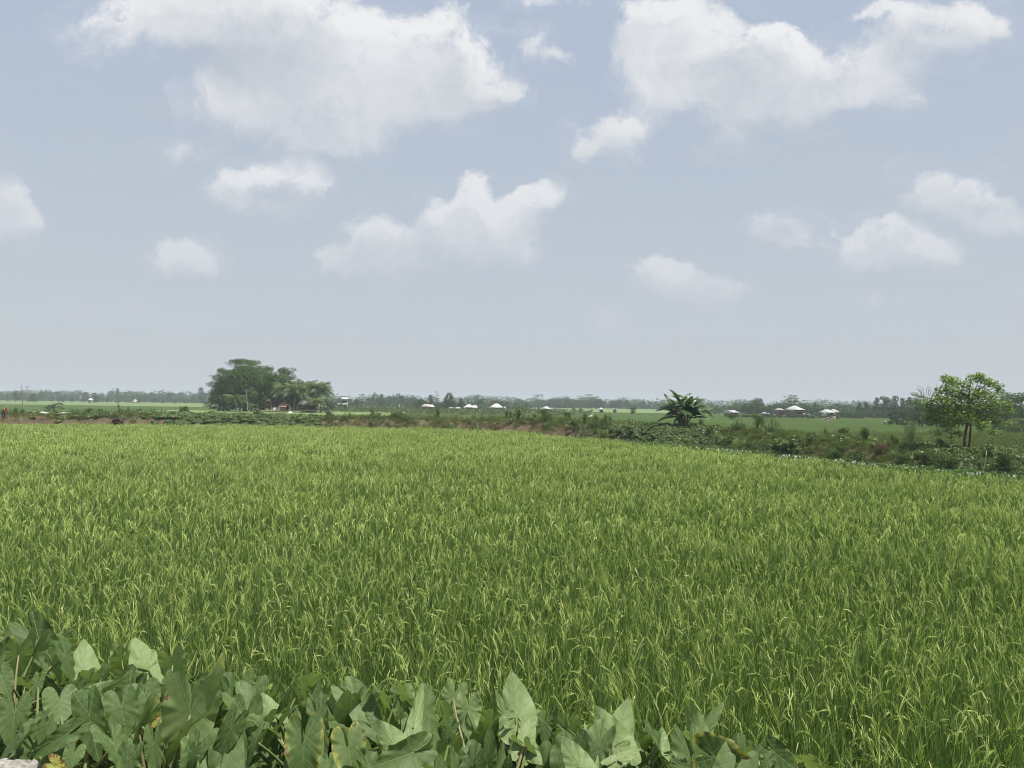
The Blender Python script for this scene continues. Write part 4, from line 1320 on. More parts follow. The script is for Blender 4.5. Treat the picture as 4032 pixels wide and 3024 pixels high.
def plant(kind, px, d, hpx, label, group=None, wide=1.0, name=None, lift=0.0, pick=None, rz=None):
    """A tree standing on the ground d metres ahead on a photo column, hpx photo pixels tall."""
    k = PROTO[kind]
    cm, tm = k[int(TG.integers(0, len(k))) if pick is None else pick % len(k)]
    h = m_of(hpx, d)
    p = at(px, d, lift - .05)
    root = empty(name or TREE_NAME[kind], p, TG.uniform(0, 6.28) if rz is None else rz, (h * wide, h * wide, h))
    for nm, me in (('crown', cm), ('trunk', tm)):
        o = bpy.data.objects.new(nm if kind != 'bush' else {'crown': 'foliage', 'trunk': 'stem'}[nm], me)
        COL.objects.link(o); o.parent = root
    return tag(root, label, 'bush' if kind == 'bush' else 'tree', group)

# ------------------------------------------------------------------ treeline round the horizon
def build_treeline():
    W = 'hazy trees of the far treeline'
    # landmarks one can point at
    plant('airy', 108, 520, 62, 'hazy flat-topped tree with a see-through crown just behind the leaning pole', wide=.75)
    plant('column', 62, 530, 46, 'hazy slim tree close beside the see-through flat-topped one at the leaning pole', wide=1.2)
    plant('round', 128, 500, 34, 'dark low round tree under the see-through flat-topped one at the leaning pole', wide=1.1)
    plant('bush', 250, 560, 20, 'dark hazy bush standing alone in front of the treeline behind the sapling', wide=.7)
    plant('round', 380, 560, 30, 'pale green rounded tree in front of the hazy treeline beside the little white hut')
    plant('column', 462, 690, 56, 'hazy treetop like a thin knob poking above the treeline between hut and shrine', wide=.8)
    plant('column', 790, 640, 66, 'hazy tall tree with a knobbly top nearest the homestead grove', wide=1.3)
    plant('round', 800, 620, 42, 'hazy rounded tree below the knobbly treetop beside the homestead grove')
    plant('umbrella', 1425, 400, 60, 'flat-topped rain tree standing over the pale two-storey house', wide=.62, pick=1)
    plant('round', 1405, 395, 40, 'dark rounded tree under the flat-topped rain tree by the two-storey house', wide=.8)
    plant('column', 1470, 520, 52, 'hazy small knob of a treetop next to the flat-topped rain tree', wide=.9)
    plant('column', 1502, 520, 54, 'hazy small spiky treetop second along from the flat-topped rain tree', wide=.9)
    plant('column', 1577, 470, 50, 'rounded dark treetop above the pale utility pole', wide=1.5)
    plant('round', 1655, 330, 50, 'bright bushy tree above the old grey-roofed village houses', wide=1.0)
    plant('round', 1668, 325, 44, 'bushy tree with dark base at the end of the old grey-roofed house', wide=.9)
    plant('column', 1697, 335, 66, 'slim tree with separate flat tufts, like steps, above the village roofs', wide=1.1)
    plant('airy', 1718, 345, 76, 'thin grey half-leafless tree rising highest above the village roofs', wide=.55)
    plant('column', 1758, 330, 66, 'narrow leafy tree, shorter of the leafy pair above the village', wide=1.2)
    plant('column', 1770, 330, 76, 'narrow leafy tree, taller of the leafy pair above the village', wide=1.2)
    plant('round', 1785, 325, 45, 'rounded bushy tree at the foot of the leafy narrow pair', wide=.9)
    plant('column', 1815, 340, 52, 'stumpy slim tree between the low white roof and the twin white house', wide=1.3)
    plant('round', 1745, 318, 32, 'light green bush tree beside the low white shed roof')
    plant('umbrella', 1845, 440, 54, 'hazy tree with a flat shelf of leaves behind the twin white house', wide=.8)
    plant('umbrella', 1887, 440, 58, 'large domed rain tree behind the twin white house', wide=.95, pick=2)
    plant('round', 1895, 430, 42, 'dark trunkless-looking tree mass below the large domed rain tree')
    plant('column', 1950, 400, 38, 'small dark tree with a round knob beside the big white barn roof', wide=1.5)
    plant('round', 1972, 395, 38, 'dark round tree directly behind the big white barn roof', wide=1.2)
    plant('bare', 2010, 350, 58, 'leafless grey tree standing alone beside the little white roof', wide=.85, pick=1)
    plant('umbrella', 2320, 690, 56, 'highest of the hazy blue rain trees with layered flat crowns', wide=1.0)
    plant('umbrella', 2345, 680, 48, 'hazy layered rain tree sloping down beside the highest blue one', wide=1.0)
    plant('umbrella', 2285, 690, 48, 'hazy layered rain tree forming the near shoulder of the blue hump', wide=1.0)
    plant('umbrella', 2235, 660, 46, 'hazy thin flat-topped tree in the middle of the blue woodland hump', wide=.8)
    plant('airy', 2215, 650, 46, 'hazy thin parasol tree over the blue woodland hump', wide=.6)
    plant('airy', 2168, 640, 38, 'hazy little parasol tree at the low start of the blue woodland hump', wide=.7)
    plant('bush', 2490, 300, 34, 'rounded feathery bush standing alone at the field edge before the blue trees', wide=.9)
    plant('round', 2985, 350, 68, 'tall dark dome-shaped tree beyond the bank bushes', wide=.95)
    plant('round', 2960, 345, 46, 'dark tree hugging the flank of the tall dome-shaped one', wide=.9)
    plant('umbrella', 2895, 360, 44, 'low spreading tree with level tiers beside the bright slanting roof', wide=.9)
    plant('umbrella', 3120, 330, 82, 'widest rain tree with a lopsided sloping crown above the white roof', wide=.75, pick=3)
    plant('airy', 3090, 335, 78, 'bare-limbed corner of leaves rising beside the lopsided rain tree', wide=.45)
    plant('umbrella', 3165, 335, 62, 'rain tree continuing the slope down from the lopsided crown', wide=.8)
    plant('column', 3209, 340, 56, 'dark little tuft of a treetop floating above the descending woods', wide=.9)
    plant('round', 3420, 300, 30, 'very dark round tree low in front of the slender row')
    for i, (px, h, lab) in enumerate(((3384, 62, 'slender tree with a rounded tip, first and shortest of the tall row'), (3408, 66, 'slender pointed tree second in the tall row'),
                                (3452, 84, 'slender bushy tree third in the tall row, broad at its base'), (3478, 90, 'slender tree fourth in the tall row, highest tip'),
                                (3500, 86, 'slender tree fifth in the tall row, ragged crown'), (3524, 92, 'slender tree sixth in the tall row with gaps showing sky'),
                                (3552, 84, 'slender leaning tree seventh in the tall row'), (3575, 88, 'slender tree last in the tall row next to the leafless crown'))):
        plant('column', px, 290, h, lab, 'tall slender trees in a row', wide=1.15)
    # the rest of the line, tree after tree
    def fill(x0, x1, step, d0, d1, h0, h1, kinds, label, wide=(.9, 1.4)):
        x = x0
        while x < x1:
            kd = kinds[int(TG.integers(0, len(kinds)))]
            plant(kd, x, TG.uniform(d0, d1), TG.uniform(h0, h1) * (1.12 if kd == 'umbrella' else 1), label.format({'round': 'rounded', 'umbrella': 'flat-topped', 'column': 'slim', 'airy': 'thin', 'palm': 'feathery', 'bush': 'low bushy'}[kd]), W, TG.uniform(*wide))
            x += step * TG.uniform(.6, 1.4)
    RU = ['round', 'round', 'round', 'umbrella']
    fill(-60, 820, 26, 640, 780, 28, 42, RU, 'one of the hazy {} trees in the far line between pole and homestead')
    fill(150, 820, 44, 560, 620, 14, 24, ['bush', 'round'], 'one of the hazy {} trees edging the open fields before the homestead', (1.0, 1.6))
    fill(1290, 1400, 20, 420, 480, 32, 42, RU, 'one of the {} trees around the pale two-storey house')
    fill(1450, 1650, 18, 440, 520, 34, 46, ['round'], 'one of the hazy {} trees between two-storey house and village')
    fill(1640, 1830, 20, 335, 380, 30, 40, ['round'], 'one of the {} trees close behind the village roofs')
    fill(1820, 2080, 22, 420, 520, 26, 38, RU, 'one of the hazy {} trees behind the white barns')
    fill(2040, 2160, 26, 600, 760, 28, 36, RU, 'one of the hazy {} trees before the blue woodland hump', (1.0, 1.6))
    fill(2160, 2380, 14, 620, 700, 32, 42, ['round'], 'one of the hazy {} trees making up the blue woodland hump', (1.1, 1.6))
    fill(2380, 2760, 22, 640, 800, 26, 36, RU, 'one of the hazy {} trees of the blue line behind the banana clump', (1.0, 1.5))
    fill(2420, 2470, 20, 600, 640, 34, 40, ['round'], 'one of the hazy {} trees near the feathery field bush')
    fill(2740, 2880, 20, 420, 480, 26, 36, ['round'], 'one of the {} dull trees between the banana clump and the slanting roof')
    fill(2880, 3230, 17, 330, 370, 34, 50, ['round', 'round', 'umbrella'], 'one of the {} trees of the dark wood around the white roofs')
    fill(3210, 3400, 18, 380, 460, 30, 42, RU, 'one of the hazy {} trees beyond the fishing net', (1.0, 1.5))
    fill(3230, 3640, 15, 250, 290, 20, 34, ['bush', 'round'], 'one of the {} trees at the foot of the tall slender row', (1.0, 1.6))
    fill(3420, 3640, 15, 300, 330, 38, 56, ['round'], 'one of the {} trees filling in under the tall slender row')
    fill(3700, 4120, 20, 190, 240, 56, 76, ['round', 'umbrella'], 'one of the {} trees behind the tree on the bank, toward the field corner', (1.0, 1.4))
    fill(1640, 2030, 11, 276, 281, 9, 15, ['bush'], 'one of the {} trees in the yards in front of the village roofs', (1.0, 1.8))
    fill(2860, 3300, 11, 244, 252, 9, 17, ['bush'], 'one of the {} trees in front of the white roofs under the dark wood', (1.0, 1.8))
    fill(1320, 1440, 14, 318, 322, 8, 13, ['bush'], 'one of the {} trees in front of the two-storey house', (1.0, 1.8))
    # banana and palm hedge in front of the hump
    for i in range(26):
        plant('palm' if i % 3 else 'bush', 2062 + i * 10.8 + TG.uniform(-3, 3), TG.uniform(296, 318), TG.uniform(14, 22), 'one of the low palms and bushes in the hedge along the village field', 'low village hedge plants', 1.1)
build_treeline()

# scrub that closes the foot of the treeline
def build_scrub():
    g = np.random.default_rng(15)
    mb = MB()
    for px0, px1, d0, d1, n, h0, h1 in ((-80, 830, 640, 800, 190, 3.0, 6.0), (1290, 1660, 440, 520, 70, 3.0, 5.0), (1640, 2090, 350, 520, 110, 2.5, 4.5), (2040, 2780, 640, 800, 200, 3.0, 6.5),
                                    (2740, 3240, 345, 470, 130, 2.5, 5.0), (3210, 3660, 290, 450, 130, 2.5, 5.0), (3640, 4150, 180, 250, 130, 2.0, 4.0)):
        for i in range(n):
            px = px0 + (px1 - px0) * (i + g.uniform(-1, 1)) / n; d = g.uniform(d0, d1)
            p = at(px, d); h = g.uniform(h0, h1); w = h * g.uniform(.8, 1.6)
            q, nr = shell(g, np.array(p) + np.array([0, 0, h * .42]), np.array([w, w * .7, h * .55]), 55, .5, .35)
            mb.leaves(q, nr, h * g.uniform(.14, .3, 55), .65, np.clip(g.normal(.42, .17, 55) + g.normal(0, .1), 0, 1))
    tag(mb.build('treeline_scrub', M_BROAD), 'dark scrub closing the foot of the hazy treeline', 'scrub', kind='stuff')
build_scrub()

# woods so far off that they melt into one mass
def build_far_woods():
    mb = MB()
    g = np.random.default_rng(12)
    n = 420
    u = g.uniform(-.8, .8, n); d = g.uniform(1050, 1500, n)
    for i in range(n):
        c = np.array([u[i] * d[i], d[i], 0]); h = g.uniform(10, 17); w = g.uniform(9, 17)
        p, nr = shell(g, c + np.array([0, 0, h * .5]), np.array([w, w * .6, h * .5]), 60, .5, .4)
        mb.leaves(p, nr, g.uniform(2.5, 4.5, 60), .7, np.clip(g.normal(.4, .15, 60), 0, 1))
    o = mb.build('far_woods', M_BROAD)
    tag(o, 'pale blue-grey woods along the horizon, dissolving in haze', 'woods', kind='stuff')
build_far_woods()

# ------------------------------------------------------------------ nearer trees, each built for its place
def banana_leaf(mb, g, p0, az, L, lean, bend, w=.2, tint=.5, torn=.3):
    n = 14
    pts, q, a = [], np.asarray(p0, float), lean
    h = np.array([math.cos(az), math.sin(az), 0]); sd_ = np.array([-math.sin(az), math.cos(az), 0])
    for i in range(n + 1):
        pts.append(q.copy())
        q = q + L / n * (h * math.sin(a) + np.array([0, 0, math.cos(a)]))
        a += bend / n * (.4 + 1.2 * i / n)
    pts = np.array(pts)
    mb.tube(pts, np.linspace(.022 * L, .004 * L, n + 1), 5, .95)
    d = np.gradient(pts, axis=0); d /= np.linalg.norm(d, axis=1)[:, None]
    up = np.cross(sd_[None], d); up *= np.sign(up[:, 2:3] + 1e-6)
    for s in (-1, 1):
        fold = g.uniform(.15, .5)
        i = 2
        while i < n:
            j = min(n, i + int(g.integers(2, 5)))
            hang = fold + (g.uniform(-.1, torn))
            V, k = [], j - i + 1
            for e in range(i, j + 1):
                t = e / n
                ww = w * L * (math.sin(min(1, (t - .1) / .9) ** .8 * math.pi) ** .6 if t < .98 else .05)
                out = sd_ * s * math.cos(hang) - up[e] * math.sin(hang) * .9 + d[e] * .25
                V += [pts[e], pts[e] + out * ww * .55 + up[e] * ww * .05, pts[e] + out * ww - np.array([0, 0, ww * .12])]
            f = [(3 * e + c, 3 * e + c + 1, 3 * e + c + 4, 3 * e + c + 3) for e in range(k - 1) for c in range(2)]
            mb.add(np.array(V), f, np.clip(tint + g.normal(0, .07), 0, 1))
            i = j if g.random() < .75 else j + 0
    return mb

def build_banana():
    g = np.random.default_rng(31)
    d = bank_d(2688, 7.2)
    p = on_bank(2688, 7.2, -.05)
    root = empty('banana_clump', p)
    tag(root, 'clump of banana plants with broad arching torn leaves on the bank', 'banana plant')
    H = m_of(130, d)
    stems = [(-.30, 0, .60, -.22), (.02, .1, .66, .0), (.3, -.05, .62, .2), (-.1, -.2, .46, -.1), (.16, .22, .50, .1), (.42, .15, .42, .25)]
    for i, (x, y, hh, ln) in enumerate(stems):
        st, lf = MB(), MB()
        h = H * hh
        top = np.array([x + ln * h, y, h])
        st.tube([(x * .6, y, 0), (x * .8, y, h * .4), tuple(top)], [.12, .10, .06], 9, .7)
        st.build('stem', M_STALKB, root, smooth=True)
        nl = 9 if i < 3 else 6
        for j in range(nl):
            u = j / (nl - 1)
            az = j * 2.4 + i * 1.1 + g.uniform(-.3, .3)
            if abs(math.sin(az)) > .85: az += .5
            banana_leaf(lf, g, top - np.array([0, 0, .08 * u]), az, H * g.uniform(.60, .90), .20 + 1.1 * u + g.uniform(-.14, .14), g.uniform(1.0, 2.0), g.uniform(.115, .15), np.clip(g.normal(.45, .16), 0, 1))
        lf.build('leaves', M_BANANA, root)
    sk = MB()
    for i in range(16):
        a = g.uniform(0, 6.28)
        banana_leaf(sk, g, (g.normal(0, .25), g.normal(0, .15), H * g.uniform(.25, .45)), a, H * .25, 2.2, .8, .06, g.uniform(.2, .6))
    sk.build('dry_skirt', M_DRY, root)
M_STALKB = solid('banana_stem', (0.16, 0.17, 0.07), (0.10, 0.075, 0.045), 5.0, 0.6, 0.3, stretch=(1, 1, .3))
build_banana()

def build_bank_tree():
    g = np.random.default_rng(47)
    d = bank_d(3808, 7.5)
    p = on_bank(3808, 7.5, -.1)
    H = m_of(horizon(3808) - 1470, d) + CAM.z - p.z
    s = H / 310.0                     # metres per photo pixel at the tree
    root = empty('bank_tree', p)
    tag(root, 'young leafy tree with two crooked trunks standing on the weedy bank', 'tree')
    tr, cr = MB(), MB()
    def P(x, y, dep=0.0):             # photo position relative to the foot of the trunks
        return np.array([(x - 3806) * s, dep, (1778 - y) * s])
    A = [P(3806, 1782), P(3795, 1735), P(3798, 1705), P(3806, 1665), P(3812, 1625, .1), P(3818, 1570, .1), P(3820, 1500, .0)]
    B = [P(3814, 1780, .1), P(3822, 1720, .15), P(3827, 1685, .2), P(3826, 1640, .2), P(3823, 1580, .2), P(3822, 1530, .1)]
    tr.tube(A, np.array([6.2, 5.2, 4.8, 4.2, 3.2, 2.0, .7]) * s, 9)
    tr.tube(B, np.array([4.6, 3.8, 3.4, 3.0, 2.2, 1.0]) * s, 9)
    tr.build('trunk', M_BARK, root, smooth=True)
    # (crown puffs: photo x, y, radius)
    puffs = [(3715,1488,18),(3745,1505,26),(3770,1500,22),(3790,1515,25),(3820,1485,20),(3845,1478,18),(3855,1495,18),(3885,1502,18),(3905,1505,16),(3932,1515,18),(3940,1535,18),
             (3720,1530,22),(3690,1540,16),(3750,1545,32),(3790,1555,34),(3840,1545,32),(3880,1545,30),(3910,1560,26),(3680,1570,24),(3715,1575,30),(3760,1590,36),(3810,1590,34),(3860,1585,34),
             (3905,1590,30),(3935,1585,20),(3670,1610,24),(3705,1615,30),(3745,1630,32),(3790,1635,30),(3840,1630,26),(3885,1625,28),(3920,1620,24),(3665,1640,20),(3700,1648,26),(3735,1665,26),
             (3775,1660,22),(3850,1660,24),(3880,1655,22),(3905,1650,16),(3740,1690,16),(3845,1675,16),(3688,1695,18),(3892,1688,18),(3932,1655,20),(3770,1700,14),(3655,1585,16),(3955,1610,14)]
    tw = MB()
    for (x, y, r) in puffs:
        dep = g.normal(0, .32) * H * .18
        c = P(x, y, dep)
        rr = r * s * 1.15
        m = int(36 + r * r * .26)
        u = g.normal(size=(m, 3)); u /= np.linalg.norm(u, axis=1)[:, None]
        pt = c + u * rr * (.25 + .75 * g.random((m, 1))) * np.array([1.2, 1.4, .9])
        nr = np.array([0, -.1, .8]) + g.normal(0, .5, (m, 3))
        cr.leaves(pt, nr, g.uniform(.09, .18, m), .6, np.clip(g.normal(.55, .25, m) + (g.random(m) < .08) * .5, 0, 1))
        src = A[3] * .3 + A[4] * .7 if x < 3815 else B[3]
        if y < 1560: src = A[5] if x < 3830 else B[4]
        limb(tw, g, src, c, 2.0 * s, .5 * s, .06, 5, 5)
    tw.build('branch', M_BARK, root, smooth=True)
    cr.build('crown', M_FRESH, root)
build_bank_tree()

def one_tree(parts, cm, tm, name, px, d, base_py, top_py, label, wide=1.0, rz=0.0, grp=None, cat='tree'):
    p = at(px, d, -.05)
    h = m_of(base_py - top_py, d)
    root = tree_parts(parts[0], parts[1], cm, tm, name, p, rz, (h * wide, h * wide, h))
    return tag(root, label, cat, grp)

def build_near_trees():
    g = np.random.default_rng(63)
    # the homestead's grove
    D = 205
    one_tree(umbrella_tree(g, .03, 14000, .60, .22, 5, dense=2.2), M_RAIN, M_BARK, 'rain_tree', 962, D, 1622, 1420, 'largest rain tree of the homestead grove with a high layered crown', wide=.85)
    one_tree(umbrella_tree(g, .035, 9000, .60, .12, 5, dense=2.2), M_RAIN, M_BARK, 'rain_tree', 880, D - 4, 1622, 1455, 'spreading rain tree at the open end of the homestead grove, drooping low', wide=.62, rz=1.0)
    one_tree(umbrella_tree(g, .035, 8000, .6, .2, 5, dense=2.0), M_RAIN, M_BARK, 'rain_tree', 1040, D + 6, 1622, 1447, 'rain tree in the middle of the homestead grove, next lower crown', wide=.60, rz=2.0)
    one_tree(umbrella_tree(g, .04, 6000, .6, .25, 5, dense=2.0), M_RAIN, M_BARK, 'rain_tree', 1118, D + 8, 1622, 1452, 'rain tree behind the coconut palms with a flat lacy top', wide=.58, rz=.4)
    for i, (px, top, w, lab) in enumerate(((905, 1530, .75, 'dark bushy tree low in the homestead grove beside the pale pole'), (965, 1515, .7, 'dark bushy tree in deep shade behind the pale pole'),
                                 (1025, 1520, .7, 'dark bushy tree in shade behind the white box'), (1075, 1530, .6, 'dark bushy tree in shade behind the red-roofed hut'),
                                 (1165, 1525, .6, 'dark bushy tree between the huts under the palms'), (1240, 1540, .6, 'dark bushy tree shading the grey hut'))):
        one_tree(round_tree(g, .05, 2200, .48, .08, 15), M_BROAD, M_BARK, 'shade_tree', px, D + 3 - 2 * (i % 2), 1622, top, lab, wide=w)
    for i, (px, dd, top, h, lab) in enumerate(((930, -8, 1532, .5, 'small coconut palm with drooping fronds beside the pale pole'), (1118, -2, 1483, .55, 'coconut palm nearest the middle of the grove'),
                                    (1158, -6, 1478, .52, 'coconut palm with a hanging yellowed frond before the grey hut'), (1205, 1, 1476, .6, 'tallest coconut palm, ragged crown against the sky'),
                                    (1232, -3, 1484, .6, 'coconut palm beside the tallest one'), (1263, -4, 1490, .62, 'coconut palm with fronds bending outward at the open edge of the grove'),
                                    (1247, -9, 1545, .5, 'short coconut palm with a pale trunk by the end of the drying rack'))):
        one_tree(palm_tree(g, h, 24, .50, 2 if i in (0, 2, 6) else 1), M_PALM, M_PALEBARK, 'coconut_palm', px, D + dd, 1622, top, lab, wide=1.0 if i not in (0, 6) else 1.25, rz=g.uniform(0, 6))
    for px, dd, top, w, lab in ((893, -2, 1478, .85, 'rounded green tree filling the open side of the homestead grove'), (945, -4, 1448, .75, 'rounded green tree in front of the largest rain tree'),
                                (972, -3, 1434, .6, 'tall rounded green tree under the cap of the largest rain tree'), (1003, -1, 1446, .75, 'rounded green tree between the rain trees, over the white box'), (1062, 0, 1462, .7, 'rounded green tree above the red-roofed hut'), (1105, 4, 1472, .7, 'rounded green tree behind the first coconut palm'),
                                (1150, 5, 1500, .7, 'rounded green tree behind the palm with the hanging frond'), (1195, 5, 1505, .7, 'rounded green tree behind the tallest palm')):
        one_tree(round_tree(g, .045, 3800, .5, .02, 17), M_RAIN, M_BARK, 'shade_tree', px, D + dd, 1622, top, lab, wide=w)
    bush(g, M_BROAD, 'bush', at(868, D - 6, -.05), 4.2, 9.5, 'dark dense bush closing the open end of the homestead grove', 'bush', w=.55, leaf=.07, n=1800, lumps=14)
    bush(g, M_BROAD, 'bush', at(1283, D - 6, -.05), 3.6, 5.0, 'dark bush under the outermost palm', 'bush', w=.5, leaf=.07, n=900)
    bush(g, M_BROAD, 'bush', at(1205, D - 9, -.05), 2.4, 3.4, 'light bush in front of the grey hut wall', 'bush', w=.5, leaf=.1, n=500)
    bush(g, M_BROAD, 'bush', at(900, D - 9, -.05), 3.0, 5.0, 'shaded bush at the foot of the drooping rain tree', 'bush', w=.5, leaf=.08, n=700)
    bush(g, M_CREEP, 'bush', at(990, D - 14, -.05), 2.2, 3.0, 'low green bush in front of the white box', 'bush', w=.5, leaf=.1, n=500)
    # sapling beside the white strip
    d = bank_d(188, 6.0)
    p = on_bank(188, 6.0, -.05)
    s = d / F_PX * 1.15
    root = empty('sapling', p)
    tag(root, 'crooked little sapling with dark ragged leaves and a pale stem on the bank', 'tree')
    tr, cr = MB(), MB()
    tr.tube([(0, 0, 0), (0, 0, 10 * s), (4 * s, 0, 22 * s), (14 * s, 0, 32 * s), (26 * s, .0, 44 * s)], np.array([2, 1.6, 1.4, 1.2, .8]) * s, 6)
    for (x, z, r) in ((-6,30,5),(2,28,7),(8,34,9),(16,36,8),(8,22,6),(22,30,7),(24,40,8),(34,43,7),(42,44,5),(50,42,4),(40,30,6),(50,28,5),(56,27,3),(30,18,5),(32,12,4),(22,20,6),(-4,20,5)):
        m = int(r * 9)
        pt = np.array([x * s, 0, z * s]) + g.normal(0, .42 * r * s, (m, 3)) * np.array([1, 1.4, .8])
        cr.leaves(pt, np.array([0, 0, .8]) + g.normal(0, .5, (m, 3)), g.uniform(.07, .15, m), .5, np.clip(g.normal(.3, .15, m), 0, 1))
        limb(tr, g, (12 * s, 0, 28 * s), (x * s, 0, z * s), .6 * s, .3 * s, .05, 4, 4)
    cr.build('crown', M_BANANA, root); tr.build('trunk', M_PALEBARK, root, smooth=True)
    # trees behind the young tree on the bank
    one_tree(round_tree(g, .04, 5000, .48, .05, 18), M_RAIN, M_BARK, 'broadleaf_tree', 3630, 150, 1676, 1560, 'big dark green tree behind the young tree on the bank', wide=1.05)
    one_tree(round_tree(g, .045, 3500, .48, .05, 15), M_BROAD, M_BARK, 'broadleaf_tree', 3690, 145, 1676, 1566, 'dark tree showing through the young tree, beside the big green one', wide=1.0)
    one_tree(bare_tree(g, .42, .45, 10), M_PALEBARK, M_PALEBARK, 'bare_tree', 3650, 158, 1676, 1508, 'leafless spreading crown rising behind the big green tree', wide=.62)
    one_tree(umbrella_tree(g, .035, 2600, .6, .55, 3), M_RAIN, M_BARK, 'rain_tree', 3618, 162, 1676, 1542, 'pale tree with one flat bough reaching out beside the leafless crown', wide=.62)
    one_tree(round_tree(g, .05, 3000, .5, .0, 14), M_BROAD, M_BARK, 'broadleaf_tree', 3532, 165, 1678, 1612, 'dark low tree with a light-tipped top alone at the field edge', wide=1.25)
    one_tree(round_tree(g, .05, 3000, .5, .0, 14), M_BROAD, M_BARK, 'broadleaf_tree', 3790, 160, 1680, 1590, 'dark tree seen between the two crooked trunks', wide=1.2)
    for i, (px, d, top, w, m, lab) in enumerate(((3985, 120, 1625, 1.2, M_WEED, 'pale olive bushy tree at the field corner'), (4030, 112, 1618, 1.3, M_WEED, 'outermost pale olive bushy tree at the field corner'),
                                   (3935, 135, 1640, 1.2, M_BROAD, 'dark bush beside the pale olive trees'), (3960, 175, 1555, .9, M_RAIN, 'tall dull tree above the pale olive bushy ones'), (4025, 170, 1552, .9, M_RAIN, 'outermost tall dull tree above the pale olive bushy ones'))):
        one_tree(round_tree(g, .05, 2600, .5, .0, 14), m, M_BARK, 'broadleaf_tree', px, d, 1692, top, lab, wide=w)
build_near_trees()

